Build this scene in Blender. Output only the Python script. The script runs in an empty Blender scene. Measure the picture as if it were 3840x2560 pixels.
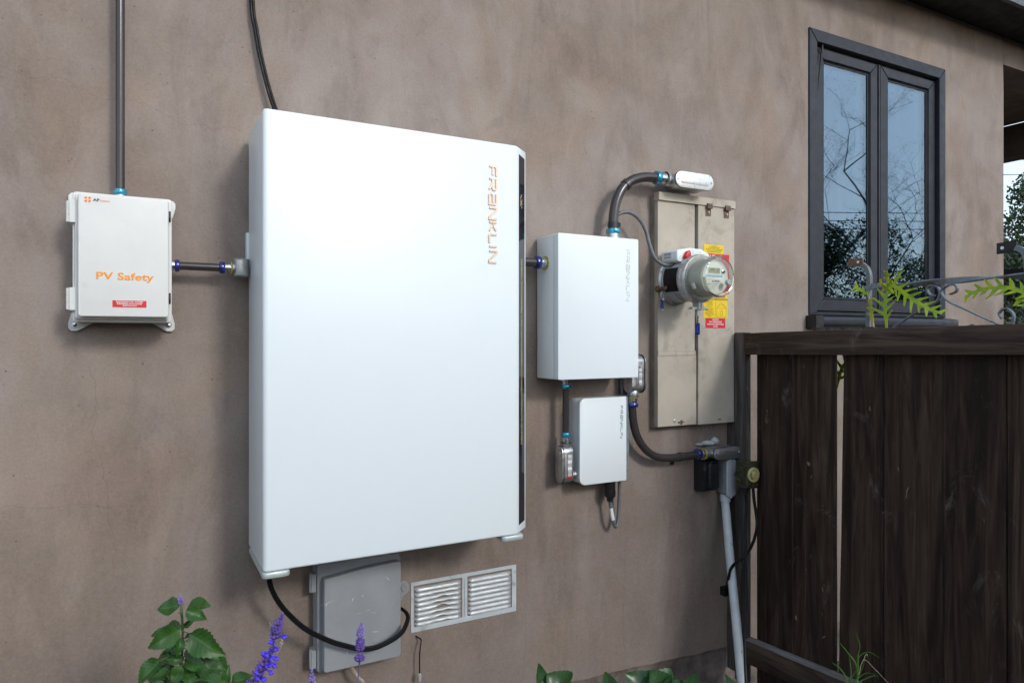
import bpy, bmesh, math, random
from math import sin, cos, pi, radians
from mathutils import Vector, Matrix, noise as mnoise

random.seed(7)
SC = bpy.context.scene
COL = SC.collection

# ------------------------------------------------------------------ camera, sky, sun, exposure
cam_d = bpy.data.cameras.new('camera')
cam_d.sensor_width = 36.0
cam_d.lens = 24.34
cam_d.shift_y = -0.0026
cam_d.clip_start = 0.02
cam_d.clip_end = 2000
cam = bpy.data.objects.new('camera', cam_d)
COL.objects.link(cam)
cam.location = (0, -2.08, 1.55)
cam.rotation_euler = (radians(90), 0, radians(-28.2))
SC.camera = cam

SUN_EL, SUN_AZ = 27.0, 16.0          # azimuth measured from the wall's outward normal towards +x
w = bpy.data.worlds.new('World')
SC.world = w
w.use_nodes = True
nt = w.node_tree
bg = nt.nodes['Background']
sky = nt.nodes.new('ShaderNodeTexSky')
sky.sky_type = 'NISHITA'
sky.sun_disc = False
sky.sun_elevation = radians(SUN_EL)
sky.sun_rotation = radians(180 - SUN_AZ)
sky.air_density = 1.0
sky.dust_density = 1.2
sky.ozone_density = 1.0
# thin bright cloud over the blue, uneven all round the sky
tc = nt.nodes.new('ShaderNodeTexCoord')
mp_ = nt.nodes.new('ShaderNodeMapping'); mp_.inputs['Scale'].default_value = (1.0, 1.0, 2.2)
nz_ = nt.nodes.new('ShaderNodeTexNoise'); nz_.inputs['Scale'].default_value = 2.0; nz_.inputs['Detail'].default_value = 6; nz_.inputs['Roughness'].default_value = .55
mr_ = nt.nodes.new('ShaderNodeMapRange'); mr_.inputs[1].default_value = .35; mr_.inputs[2].default_value = .65; mr_.inputs[3].default_value = .32; mr_.inputs[4].default_value = .78
mx_ = nt.nodes.new('ShaderNodeMix'); mx_.data_type = 'RGBA'
nt.links.new(tc.outputs['Generated'], mp_.inputs[0]); nt.links.new(mp_.outputs[0], nz_.inputs['Vector']); nt.links.new(nz_.outputs['Fac'], mr_.inputs[0]); nt.links.new(mr_.outputs[0], mx_.inputs[0])
nt.links.new(sky.outputs[0], mx_.inputs[6]); mx_.inputs[7].default_value = (5.4, 6.1, 7.0, 1)
nt.links.new(mx_.outputs[2], bg.inputs[0])
bg.inputs[1].default_value = 0.15

sun_d = bpy.data.lights.new('sun', 'SUN')
sun_d.energy = 0.95
sun_d.angle = radians(10)
sun_d.color = (1.0, 0.975, 0.945)
sun = bpy.data.objects.new('sun', sun_d)
COL.objects.link(sun)
_sd = Vector((sin(radians(SUN_AZ)) * cos(radians(SUN_EL)), -cos(radians(SUN_AZ)) * cos(radians(SUN_EL)), sin(radians(SUN_EL))))
sun.rotation_euler = _sd.to_track_quat('Z', 'Y').to_euler()
sun.location = (2, -6, 6)

vs = SC.view_settings
vs.view_transform = 'Standard'
vs.look = 'None'
vs.exposure = 0.63
vs.gamma = 1.0
SC.cycles.max_bounces = 6
SC.cycles.adaptive_threshold = .03
SC.cycles.transparent_max_bounces = 12
SC.cycles.caustics_reflective = False
SC.cycles.caustics_refractive = False

# ------------------------------------------------------------------ materials
def lin(c):
    return tuple(((v / 255) / 12.92 if v <= 10 else (((v / 255) + 0.055) / 1.055) ** 2.4) for v in c)

class N:
    """small node-tree helper"""
    def __init__(s, name):
        s.m = bpy.data.materials.new(name)
        s.m.use_nodes = True
        s.t = s.m.node_tree
        s.b = s.t.nodes['Principled BSDF']
        s.out = s.t.nodes['Material Output']
        s.pos = None
    def n(s, typ, **kw):
        x = s.t.nodes.new('ShaderNode' + typ)
        for k, v in kw.items():
            setattr(x, k, v)
        return x
    def l(s, a, b):
        s.t.links.new(a, b)
    def setin(s, node, key, v):
        if hasattr(v, 'is_output'):
            s.l(v, node.inputs[key])
        else:
            node.inputs[key].default_value = v
    def P(s):
        if s.pos is None:
            s.pos = s.n('NewGeometry').outputs['Position']
        return s.pos
    def math(s, op, a, b=0.0, c=0.0, clamp=False):
        x = s.n('Math', operation=op)
        x.use_clamp = clamp
        s.setin(x, 0, a); s.setin(x, 1, b)
        if op in ('SMOOTH_MIN', 'MULTIPLY_ADD', 'COMPARE', 'WRAP'):
            s.setin(x, 2, c)
        return x.outputs[0]
    def mapr(s, v, a, b, c=0.0, d=1.0):
        x = s.n('MapRange')
        x.interpolation_type = 'SMOOTHSTEP'
        s.setin(x, 0, v)
        for i, k in enumerate((a, b, c, d)):
            x.inputs[i + 1].default_value = k
        return x.outputs[0]
    def stretch(s, v, sc, loc=(0, 0, 0), rot=(0, 0, 0)):
        x = s.n('Mapping')
        s.l(v, x.inputs[0])
        x.inputs['Scale'].default_value = sc
        x.inputs['Location'].default_value = loc
        x.inputs['Rotation'].default_value = rot
        return x.outputs[0]
    def noise(s, vec, scale, detail=4, rough=0.55, dist=0.0):
        x = s.n('TexNoise')
        s.l(vec, x.inputs['Vector'])
        x.inputs['Scale'].default_value = scale
        x.inputs['Detail'].default_value = detail
        x.inputs['Roughness'].default_value = rough
        x.inputs['Distortion'].default_value = dist
        return x.outputs['Fac']
    def noise1(s, w_, scale, detail=3):
        x = s.n('TexNoise', noise_dimensions='1D')
        s.setin(x, 'W', w_)
        x.inputs['Scale'].default_value = scale
        x.inputs['Detail'].default_value = detail
        return x.outputs['Fac']
    def mix(s, f, a, b, blend='MIX'):
        x = s.n('Mix', data_type='RGBA', blend_type=blend)
        s.setin(x, 0, f)
        s.setin(x, 6, a if hasattr(a, 'is_output') else (*a[:3], 1))
        s.setin(x, 7, b if hasattr(b, 'is_output') else (*b[:3], 1))
        return x.outputs[2]
    def bump(s, h, strength, dist=0.002, prev=None):
        x = s.n('Bump')
        s.l(h, x.inputs['Height'])
        x.inputs['Strength'].default_value = strength
        x.inputs['Distance'].default_value = dist
        if prev is not None:
            s.l(prev, x.inputs['Normal'])
        return x.outputs[0]
    def fin(s, col=None, rough=None, normal=None, metal=None, **kw):
        if col is not None:
            s.setin(s.b, 'Base Color', col if hasattr(col, 'is_output') else (*col[:3], 1))
        if rough is not None:
            s.setin(s.b, 'Roughness', rough)
        if metal is not None:
            s.setin(s.b, 'Metallic', metal)
        if normal is not None:
            s.l(normal, s.b.inputs['Normal'])
        for k, v in kw.items():
            s.b.inputs[k].default_value = v
        return s.m

def plain(name, col, rough=0.5, metal=0.0, var=0.12, vs_=25, bump=0.0, bs=400, spec=0.5, coat=0.0, rvar=0.1, col2=None, dirt=None, dirt_s=12, dirt_lo=.55, dirt_hi=.75, coat_r=.08):
    k = N(name)
    p = k.P()
    n1 = k.noise(p, vs_, 5, .6)
    c2 = col2 or tuple(max(0, v * (1 - var * 2)) for v in col)
    c1 = col if col2 else tuple(min(1, v * (1 + var * .6)) for v in col)
    c = k.mix(k.mapr(n1, .3, .7), c2, c1)
    if dirt:
        nd = k.noise(p, dirt_s, 7, .7, .4)
        c = k.mix(k.math('MULTIPLY', k.mapr(nd, dirt_lo, dirt_hi), .8), c, dirt)
    r = k.mapr(k.noise(p, vs_ * 1.7, 4), .3, .7, max(.02, rough - rvar), min(1, rough + rvar))
    nr = None
    if bump:
        nr = k.bump(k.noise(p, bs, 3, .6), bump, .001)
    return k.fin(c, r, nr, metal, **{'Specular IOR Level': spec, 'Coat Weight': coat, 'Coat Roughness': coat_r})

def stucco():
    k = N('stucco')
    p = k.P()
    big = k.noise(p, 1.3, 5, .55, .5)
    streak = k.noise(k.stretch(p, (3.2, 3.2, .85)), 1.5, 6, .6, .9)
    med = k.noise(p, 6.5, 5, .6, .3)
    fine = k.noise(p, 60, 4, .6)
    spk = k.noise(p, 210, 3, .6)
    grey = (.318, .272, .246); brown = (.208, .157, .126); tan = (.300, .216, .148); dark = (.136, .106, .089); pink = (.285, .212, .184)
    c = k.mix(k.mapr(big, .30, .68), brown, grey)
    c = k.mix(k.math('MULTIPLY', k.mapr(streak, .47, .68), .6), c, grey)
    c = k.mix(k.math('MULTIPLY', k.mapr(k.noise(k.stretch(p, (2.2, 2.2, .6), (3, 1, 7)), 1.9, 6, .65, .8), .47, .72), .52), c, dark)
    c = k.mix(k.math('MULTIPLY', k.mapr(k.noise(k.stretch(p, (1, 1, .7), (9, 4, 2)), 2.7, 5, .6, .4), .5, .72), .55), c, tan)
    c = k.mix(k.math('MULTIPLY', k.mapr(k.noise(k.stretch(p, (1, 1, .8), (1, 14, 5)), 3.6, 5, .6, .4), .54, .74), .55), c, pink)
    # tan weathered patch low on the left stretch of the wall
    sx = k.n('SeparateXYZ'); k.l(p, sx.inputs[0]); X, Y, Z = sx.outputs
    dx = k.math('SUBTRACT', X, -.55); dz = k.math('SUBTRACT', Z, 1.1)
    rr = k.math('SQRT', k.math('ADD', k.math('MULTIPLY', dx, dx), k.math('MULTIPLY', dz, dz)))
    rr = k.math('ADD', rr, k.math('MULTIPLY', k.math('SUBTRACT', med, .5), .9))
    c = k.mix(k.math('MULTIPLY', k.mapr(rr, .15, .95, 1, 0), .42), c, tan)
    c = k.mix(k.mapr(med, .3, .7, .0, .24), c, dark)
    # broad trowel sweeps
    tw = k.noise(k.stretch(p, (1.5, 1.5, .75), (2, 2, 2), (0, radians(35), 0)), 2.6, 5, .62, 1.6)
    c = k.mix(k.math('MULTIPLY', k.mapr(tw, .52, .66), .40), c, grey)
    c = k.mix(k.math('MULTIPLY', k.mapr(tw, .34, .46, 1, 0), .26), c, dark)
    # browner foot of the wall with light falloff painted in, ragged upper edge
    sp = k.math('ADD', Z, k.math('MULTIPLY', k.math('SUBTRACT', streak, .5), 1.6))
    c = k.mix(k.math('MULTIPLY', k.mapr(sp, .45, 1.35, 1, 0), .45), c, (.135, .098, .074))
    c = k.mix(k.mapr(fine, .35, .75, .0, .2), c, grey)
    c = k.mix(k.math('MULTIPLY', k.mapr(spk, .60, .75), .35), c, (.09, .075, .065))
    grain = k.noise(p, 125, 2, .7)
    c = k.mix(k.mapr(grain, .36, .64, .0, .09), c, (.42, .36, .31))
    c = k.mix(k.mapr(k.noise(k.stretch(p, (1, 1, 1), (5, 5, 5)), 140, 2, .7), .42, .68, .0, .13), c, (.11, .08, .062))
    pits = k.n('TexVoronoi'); k.l(p, pits.inputs['Vector']); pits.inputs['Scale'].default_value = 38
    pm = k.math('MULTIPLY', k.mapr(pits.outputs['Distance'], .05, .11, 1, 0), k.mapr(k.noise(p, 9, 3), .5, .6))
    c = k.mix(k.math('MULTIPLY', pm, .7), c, (.06, .05, .043))
    # hairline cracks
    crk = None
    def add(mask):
        nonlocal crk
        crk = mask if crk is None else k.math('MAXIMUM', crk, mask)
    for (x0, z0, z1, amp, wd, sl, seed) in ((1.158, .30, .98, .016, .0011, .03, 1), (.915, .78, .93, .012, .0010, .0, 2), (1.585, .36, .86, .012, .0010, .02, 3),
                                            (-.055, .95, 1.50, .030, .0011, -.12, 4), (1.44, 2.15, 2.75, .03, .0009, -.22, 5), (2.30, 1.9, 2.7, .02, .0009, .05, 6), (.845, .38, .62, .012, .0009, .0, 7), (1.30, .35, .75, .014, .0008, .02, 8)):
        off = k.math('MULTIPLY', k.math('SUBTRACT', k.noise1(k.math('ADD', Z, seed * 3.7), 7, 5), .5), amp * 2.2)
        dd = k.math('ABSOLUTE', k.math('SUBTRACT', k.math('SUBTRACT', k.math('SUBTRACT', X, x0), off), k.math('MULTIPLY', k.math('SUBTRACT', Z, z0), sl)))
        m_ = k.mapr(dd, wd * .3, wd * 1.3, 1, 0)
        m_ = k.math('MULTIPLY', m_, k.math('MULTIPLY', k.mapr(Z, z0 - .02, z0 + .03), k.mapr(Z, z1 - .05, z1 + .02, 1, 0)))
        add(m_)
    for (z0, x0, x1, amp, wd, sl, seed) in ((2.36, -1.2, .28, .05, .0009, -.16, 11), (1.20, -.9, -.02, .03, .0007, -.1, 12), (2.52, 1.4, 2.3, .03, .0006, .06, 13)):
        off = k.math('MULTIPLY', k.math('SUBTRACT', k.noise1(k.math('ADD', X, seed * 2.3), 6, 5), .5), amp * 2)
        dd = k.math('ABSOLUTE', k.math('SUBTRACT', k.math('SUBTRACT', k.math('SUBTRACT', Z, z0), off), k.math('MULTIPLY', k.math('SUBTRACT', X, x0), sl)))
        m_ = k.mapr(dd, wd * .3, wd * 1.4, 1, 0)
        m_ = k.math('MULTIPLY', m_, k.math('MULTIPLY', k.mapr(X, x0 - .02, x0 + .03), k.mapr(X, x1 - .05, x1 + .02, 1, 0)))
        add(m_)
    c = k.mix(k.math('MULTIPLY', crk, .22), c, (.05, .035, .028))
    h = k.math('ADD', k.math('MULTIPLY', fine, .5), k.math('MULTIPLY', spk, .5))
    b1 = k.bump(k.noise(k.stretch(p, (1, 1, .6)), 5, 4, .5, .8), .30, .02)
    h = k.math('ADD', h, k.math('MULTIPLY', grain, .6))
    b2 = k.bump(h, .38, .0024, b1)
    return k.fin(c, k.mapr(med, .3, .7, .72, .9), b2, 0, **{'Specular IOR Level': .25})

def wood(name, axis, base=(.022, .0165, .014), light=(.060, .047, .040)):
    k = N(name)
    p = k.P()
    oi = k.n('ObjectInfo')
    add = k.n('VectorMath', operation='ADD'); k.l(p, add.inputs[0])
    cmb = k.n('CombineXYZ'); rnd = k.math('MULTIPLY', oi.outputs['Random'], 40)
    for i in range(3):
        k.l(rnd, cmb.inputs[i])
    k.l(cmb.outputs[0], add.inputs[1])
    q = add.outputs[0]
    sc = {'z': (11, 11, .8), 'y': (11, .8, 11)}[axis]
    g = k.noise(k.stretch(q, sc), 2.2, 8, .65, 1.1)
    g2 = k.noise(k.stretch(q, tuple(v * 3.5 for v in sc)), 2.2, 5, .6, .4)
    c = k.mix(k.mapr(g, .35, .72), base, light)
    c = k.mix(k.math('MULTIPLY', k.mapr(g2, .5, .72), .5), c, tuple(v * .4 for v in base))
    c = k.mix(k.math('MULTIPLY', k.mapr(k.noise(q, 3.2, 5, .6, .5), .5, .7), .5), c, (.047, .030, .022))
    # knots
    kv = k.n('TexVoronoi'); k.l(k.stretch(q, (3.6, 3.6, 1.9) if axis == 'z' else (3.6, 1.9, 3.6)), kv.inputs['Vector']); kv.inputs['Scale'].default_value = 1.25
    ring = k.math('SINE', k.math('MULTIPLY', kv.outputs['Distance'], 130))
    kn = k.mapr(kv.outputs['Distance'], .03, .12, 1, 0)
    c = k.mix(k.math('MULTIPLY', kn, k.mapr(ring, -1, 1, .15, .8)), c, (.010, .008, .007))
    # pale scuffs
    sf = k.math('MULTIPLY', k.mapr(k.noise(k.stretch(q, (1, 1, .5), (3, 3, 3)), 7, 8, .75, 1.4), .55, .74), k.mapr(k.noise(q, 1.7, 3), .45, .62))
    c = k.mix(k.math('MULTIPLY', sf, .75), c, (.21, .185, .165))
    chip = k.math('MULTIPLY', k.mapr(k.noise(k.stretch(q, (1, 1, .45)), 34, 3, .5, .6), .70, .74), k.mapr(k.noise(q, 4, 3), .5, .6))
    c = k.mix(chip, c, (.26, .19, .13))
    c = k.mix(k.math('MULTIPLY', oi.outputs['Random'], .45), c, tuple(v * .5 for v in base))
    b = k.bump(k.math('ADD', g, g2), .7, .003)
    return k.fin(c, k.mapr(g, .3, .7, .6, .85), b, 0, **{'Specular IOR Level': .14})

def leafmat(name, c1, c2, vein, rough=.42):
    k = N(name)
    uv = k.n('UVMap').outputs[0]
    s = k.n('SeparateXYZ'); k.l(uv, s.inputs[0]); U, V = s.outputs[0], s.outputs[1]
    av = k.math('ABSOLUTE', V)
    oi = k.n('ObjectInfo')
    c = k.mix(k.mapr(k.noise(k.P(), 30, 4), .3, .7), c1, c2)
    c = k.mix(k.math('MULTIPLY', oi.outputs['Random'], .35), c, tuple(v * .55 for v in c1))
    ph = k.math('FRACT', k.math('MULTIPLY', k.math('SUBTRACT', U, k.math('MULTIPLY', av, .22)), 8.0))
    side = k.mapr(k.math('ABSOLUTE', k.math('SUBTRACT', ph, .5)), .05, .14, 1, 0)
    midv = k.mapr(av, .03, .09, 1, 0)
    vm = k.math('MAXIMUM', k.math('MULTIPLY', side, .5), midv)
    c = k.mix(k.math('MULTIPLY', vm, .5), c, vein)
    b = k.bump(vm, -.45, .0015)
    k.fin(c, rough, b, 0, **{'Specular IOR Level': .4})
    # a little light through the blade
    tr = k.n('BsdfTranslucent'); k.l(c, tr.inputs[0])
    ms = k.n('MixShader'); ms.inputs[0].default_value = .15
    k.l(k.b.outputs[0], ms.inputs[1]); k.l(tr.outputs[0], ms.inputs[2]); k.l(ms.outputs[0], k.out.inputs[0])
    return k.m

def glassmat(name, tint=(.9, .95, .95), refl=.10, rough=.0, fk=1.3, gcol=(1, 1, 1)):
    k = N(name)
    t = k.n('BsdfTransparent'); t.inputs[0].default_value = (*tint, 1)
    g = k.n('BsdfGlossy'); g.inputs['Roughness'].default_value = rough
    g.inputs[0].default_value = (*gcol, 1)
    f = k.n('Fresnel'); f.inputs[0].default_value = 1.5
    fac = k.math('ADD', k.math('MULTIPLY', f.outputs[0], fk), refl, clamp=True)
    ms = k.n('MixShader')
    k.l(fac, ms.inputs[0]); k.l(t.outputs[0], ms.inputs[1]); k.l(g.outputs[0], ms.inputs[2])
    k.l(ms.outputs[0], k.out.inputs[0])
    return k.m

def barcode(name):
    k = N(name)
    s = k.n('SeparateXYZ'); k.l(k.P(), s.inputs[0])
    st = k.mapr(k.noise1(s.outputs[2], 900, 2), .47, .53)
    g = k.mapr(k.noise1(s.outputs[2], 60, 1), .42, .46)
    c = k.mix(k.math('MULTIPLY', st, g), (.75, .75, .75), (.03, .03, .03))
    return k.fin(c, .45)

M = {}
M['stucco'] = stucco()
M['plinth'] = plain('plinth_render', (.185, .155, .135), .9, 0, .25, 14, .9, 70, .2)
M['white'] = plain('white_powder_coat', (.745, .808, .832), .36, 0, .0, 3, 0, 400, .5, .15, .0, coat_r=.12)
M['white2'] = plain('white_plastic', (.735, .79, .81), .40, 0, .0, 6, 0, 400, .45, 0, .0)
M['pvgrey'] = plain('pale_grey_plastic', (.70, .705, .685), .42, 0, .02, 9, .05, 700, .45, 0, .05, dirt=(.5, .48, .44), dirt_s=20, dirt_lo=.6, dirt_hi=.85)
M['footgrey'] = plain('zinc_bracket', (.50, .56, .55), .42, .35, .06, 30)
M['conduit'] = plain('painted_conduit', (.040, .034, .035), .24, 0, .02, 15, 0, 400, .45, .25, .03, coat_r=.12)
M['zinc'] = plain('zinc_plated', (.62, .64, .66), .27, 1, .12, 60, .1, 300, .5, 0, .10)
M['alu'] = plain('cast_aluminium', (.55, .56, .57), .40, .9, .10, 40, .25, 500, .5, 0, .10)
M['alu_bright'] = plain('bright_aluminium', (.74, .76, .77), .34, .45, .02, 30, 0, 500, .5)
M['blue_nut'] = plain('blue_film_nut', (.02, .20, .34), .16, .55, .4, 90, .4, 250, .6, .6, .08, col2=(.06, .46, .62))
M['navy_nut'] = plain('navy_film_nut', (.015, .018, .12), .16, .55, .4, 90, .4, 250, .6, .6, .08, col2=(.05, .07, .33))
M['yellow'] = plain('yellow_ring', (.62, .44, .02), .4)
M['black_plastic'] = plain('black_plastic', (.016, .016, .018), .38, 0, .2, 40)
M['black_dusty'] = plain('dusty_black_plastic', (.017, .017, .019), .45, 0, .2, 40, .2, 200, .5, 0, .1, dirt=(.22, .22, .22), dirt_s=45, dirt_lo=.60, dirt_hi=.72)
M['cable'] = plain('black_cable', (.006, .006, .007), .5, 0, .2, 60, .1, 300, .25)
M['grey_cable'] = plain('grey_cable', (.135, .14, .15), .42, 0, .1, 60)
M['gold'] = plain('rose_gold', (.66, .50, .40), .32, .3, .04, 60, 0, 400)
M['letter_pale'] = plain('pale_grey_print', (.58, .66, .66), .35)
M['letter_grey'] = plain('mid_grey_print', (.25, .31, .34), .35)
M['glass_black'] = plain('black_glass', (.010, .012, .018), .05, 0, .0, 3, 0, 400, .45, 0, .0)
M['led'] = plain('gold_trim_line', (.60, .50, .25), .3, .4)
M['stripe'] = plain('grey_blue_trim', (.22, .29, .33), .35)
M['panel'] = plain('faded_beige_paint', (.47, .42, .345), .55, 0, .06, 7, .10, 120, .4, 0, .1, col2=(.40, .36, .30), dirt=(.17, .14, .105), dirt_s=9, dirt_lo=.50, dirt_hi=.82)
M['panel_side'] = plain('grimy_beige_paint', (.22, .195, .16), .65, 0, .15, 18, .2, 90, .3)  # panel beige darkened to paint in the shade on its sides
M['panel_dark'] = plain('panel_gap_grime', (.05, .046, .042), .8)  # near-black tone that paints the shade inside gaps, seam and slot
M['rust'] = plain('rusty_steel', (.20, .12, .08), .7, .3, .3, 60, .4, 200, col2=(.10, .07, .055))
M['tele'] = plain('weathered_grey_plastic', (.295, .312, .328), .52, 0, .06, 9, .08, 350, .4, 0, .08, dirt=(.36, .37, .38), dirt_s=16, dirt_lo=.62, dirt_hi=.80)
M['scratch'] = plain('scratch_white', (.60, .62, .63), .7)
M['galv'] = plain('weathered_galvanised', (.70, .74, .755), .40, .30, .06, 26, .12, 160, .5, 0, .10, dirt=(.42, .45, .47), dirt_s=30, dirt_lo=.64, dirt_hi=.70)
M['galv_frame'] = plain('dull_galvanised_frame', (.56, .61, .635), .5, .15, .06, 26, .15, 160, .5, 0, .1, dirt=(.27, .29, .30), dirt_s=22, dirt_lo=.55, dirt_hi=.7)
M['vent_dark'] = plain('vent_shadow_metal', (.10, .10, .10), .7)
M['vent_rust'] = plain('dark_vent_mesh', (.045, .032, .026), .9)
M['frame'] = plain('slate_window_paint', (.024, .027, .037), .45, 0, .10, 14, .15, 120, .30, 0, .08, dirt=(.05, .054, .066), dirt_s=40, dirt_lo=.64, dirt_hi=.75)
M['frame_dark'] = plain('window_gasket', (.012, .012, .014), .6)  # black rubber, also used for the painted shadow gap round the sashes
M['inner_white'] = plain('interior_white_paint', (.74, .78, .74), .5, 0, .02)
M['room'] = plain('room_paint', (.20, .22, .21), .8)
M['soffit'] = plain('dark_soffit_paint', (.017, .0145, .0135), .7, 0, .2, 12, .3, 60)
M['fascia'] = plain('fascia_grey', (.10, .105, .125), .5)
M['porch_brown'] = plain('porch_brown_paint', (.20, .145, .10), .7, 0, .15, 8)
M['porch_dark'] = plain('porch_dark_paint', (.085, .06, .045), .7, 0, .15, 8)
M['wood_v'] = wood('stained_board', 'z', (.019, .0125, .0095), (.105, .070, .051))
M['wood_h'] = wood('stained_rail', 'y', (.037, .026, .0205), (.120, .086, .066))
M['wood_grey'] = wood('worn_post', 'z', (.050, .043, .040), (.185, .168, .155))
M['wood_top'] = wood('weathered_rail_top', 'y', (.17, .165, .16), (.40, .39, .38))  # paler tone for the top face of the bottom rail
M['pvc'] = plain('painted_pvc', (.46, .50, .52), .5, 0, .06, 18, .1, 200, .4, 0, .08, dirt=(.17, .165, .14), dirt_s=15, dirt_lo=.615, dirt_hi=.635)
M['pvc_dark'] = plain('grey_pvc', (.26, .28, .285), .55, 0, .08, 18, .1, 200, .4, 0, .08, dirt=(.12, .12, .115), dirt_s=30, dirt_lo=.58, dirt_hi=.75)
M['caulk'] = plain('pale_sealant', (.46, .48, .49), .45, 0, .1, 40)
M['timer_dial'] = plain('aged_dial', (.52, .48, .22), .4, 0, .1, 60)
M['timer_dial2'] = plain('aged_dial_centre', (.58, .47, .20), .35)
M['timer_clear'] = plain('smoky_case', (.060, .058, .036), .20, 0, .25, 40, .1, 200, .5, .4, .1, dirt=(.34, .32, .22), dirt_s=32, dirt_lo=.57, dirt_hi=.72)
M['sticker_y'] = plain('yellow_sticker', (.80, .56, .01), .4, 0, .03)
M['sticker_r'] = plain('red_sticker', (.60, .018, .025), .4, 0, .03)
M['sticker_w'] = plain('white_sticker', (.74, .74, .73), .4, 0, .02)
M['ink'] = plain('black_ink', (.03, .03, .03), .5)
M['ink_white'] = plain('white_ink', (.80, .80, .80), .5)
M['ink_brown'] = plain('faded_ink', (.22, .15, .02), .5)
M['orange'] = plain('orange_print', (.80, .30, .012), .4, 0, .02)
M['orange2'] = plain('deep_orange_print', (.80, .21, .02), .4, 0, .02)
M['coral'] = plain('coral_print', (.74, .24, .10), .4)
M['charcoal'] = plain('charcoal_print', (.045, .05, .06), .4)
M['bar'] = barcode('barcode_print')
M['meter_ring'] = plain('meter_ring_steel', (.50, .51, .50), .35, .55, .1, 40, .1, 200)
M['collar'] = plain('collar_grey_plastic', (.40, .43, .44), .42, 0, .05, 20)
M['fin'] = plain('black_heatsink', (.013, .014, .016), .4, 0, .2)
M['meter_inner'] = plain('meter_grey_body', (.52, .52, .47), .5, 0, .05, 20)
M['meter_face'] = plain('meter_face_plate', (.72, .76, .72), .45, 0, .02)
M['meter_lcd'] = plain('meter_display', (.30, .31, .17), .3, 0, .3, 60)
M['meter_blue'] = plain('meter_blue_band', (.22, .46, .60), .4)
M['red'] = plain('red_plastic', (.60, .025, .02), .32, 0, .05)
M['seal_clear'] = glassmat('clear_seal', (.80, .84, .95), .05)
M['seal_blue'] = plain('blue_seal', (.02, .06, .55), .35)
M['meter_glass'] = glassmat('meter_cover', (.95, .96, .92), .02, 0, .55)
M['meter_rim'] = glassmat('meter_cover_rim', (.80, .80, .76), .16, .08, .9)
M['pane'] = glassmat('window_glass', (.90, .96, .96), .17, 0, .8, (.72, .88, 1.0))  # glossy colour tinted blue to paint a bluer sky into the reflection
M['leaf'] = leafmat('salvia_leaf', (.022, .072, .012), (.042, .125, .020), (.09, .19, .05))
M['leaf2'] = leafmat('dark_leaf', (.020, .062, .020), (.035, .095, .028), (.06, .13, .05), .3)
M['stem'] = plain('green_stem', (.10, .14, .06), .5)
M['stem_purple'] = plain('grey_violet_stem', (.16, .14, .24), .5)
M['calyx'] = plain('violet_calyx', (.085, .045, .24), .6, 0, .2, 80, col2=(.16, .10, .36))
M['calyx_pale'] = plain('pale_violet_bud', (.30, .24, .50), .6, 0, .2, 90, col2=(.17, .12, .36))
M['petal'] = plain('blue_violet_petal', (.055, .030, .55), .5, 0, .2, 80, col2=(.11, .07, .72))
M['dry'] = plain('dry_stalk', (.42, .35, .27), .8, 0, .2, 80)
M['grass'] = plain('grass_blade', (.055, .15, .022), .45, 0, .2, 40)
M['cactus'] = plain('fishbone_cactus', (.17, .30, .014), .4, 0, .2, 28, .1, 120, .4, 0, .08, col2=(.36, .46, .02))
M['cactus_y'] = plain('yellowing_cactus', (.42, .36, .025), .45, 0, .2, 22, 0, 120, .4, 0, .08, col2=(.20, .28, .02))
M['iron'] = plain('flaking_blue_grey_iron', (.17, .205, .235), .5, .2, .12, 30, .3, 120, .4, 0, .1, dirt=(.155, .075, .040), dirt_s=26, dirt_lo=.53, dirt_hi=.60)
M['ground'] = plain('dark_soil', (.105, .082, .066), .95, 0, .4, 9, .9, 60, .15)
M['bark'] = plain('tree_bark', (.115, .098, .080), .9, 0, .2, 12, .5, 40)
M['crown'] = leafmat('tree_leaf', (.030, .060, .022), (.060, .105, .035), (.08, .12, .05), .5)
M['crown2'] = leafmat('evergreen_leaf', (.022, .042, .020), (.045, .075, .030), (.06, .09, .04), .5)
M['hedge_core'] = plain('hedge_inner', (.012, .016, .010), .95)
M['wire'] = plain('overhead_wire', (.05, .05, .055), .6)

# ------------------------------------------------------------------ mesh helpers
def newbm():
    return bmesh.new()

def bev(bm, off, seg=2, ang=25, edges=None):
    if edges is None:
        edges = [e for e in bm.edges if len(e.link_faces) == 2 and e.calc_face_angle(0) > radians(ang)]
    if edges and off > 0:
        bmesh.ops.bevel(bm, geom=edges, offset=off, offset_type='OFFSET', segments=seg, profile=.5, affect='EDGES', clamp_overlap=True)

def merge(dst, src):
    me = bpy.data.meshes.new('tmp')
    src.to_mesh(me); dst.from_mesh(me)
    bpy.data.meshes.remove(me); src.free()

def box(bm, x0, x1, y0, y1, z0, z1, b=0.0, seg=2):
    t = newbm()
    x0, x1 = sorted((x0, x1)); y0, y1 = sorted((y0, y1)); z0, z1 = sorted((z0, z1))
    v = [t.verts.new(c) for c in ((x0, y0, z0), (x1, y0, z0), (x1, y1, z0), (x0, y1, z0), (x0, y0, z1), (x1, y0, z1), (x1, y1, z1), (x0, y1, z1))]
    for f in ((0, 3, 2, 1), (4, 5, 6, 7), (0, 1, 5, 4), (1, 2, 6, 5), (2, 3, 7, 6), (3, 0, 4, 7)):
        t.faces.new([v[i] for i in f])
    if b:
        bev(t, min(b, .49 * min(x1 - x0, y1 - y0, z1 - z0)), seg)
    merge(bm, t)
    return bm

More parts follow.
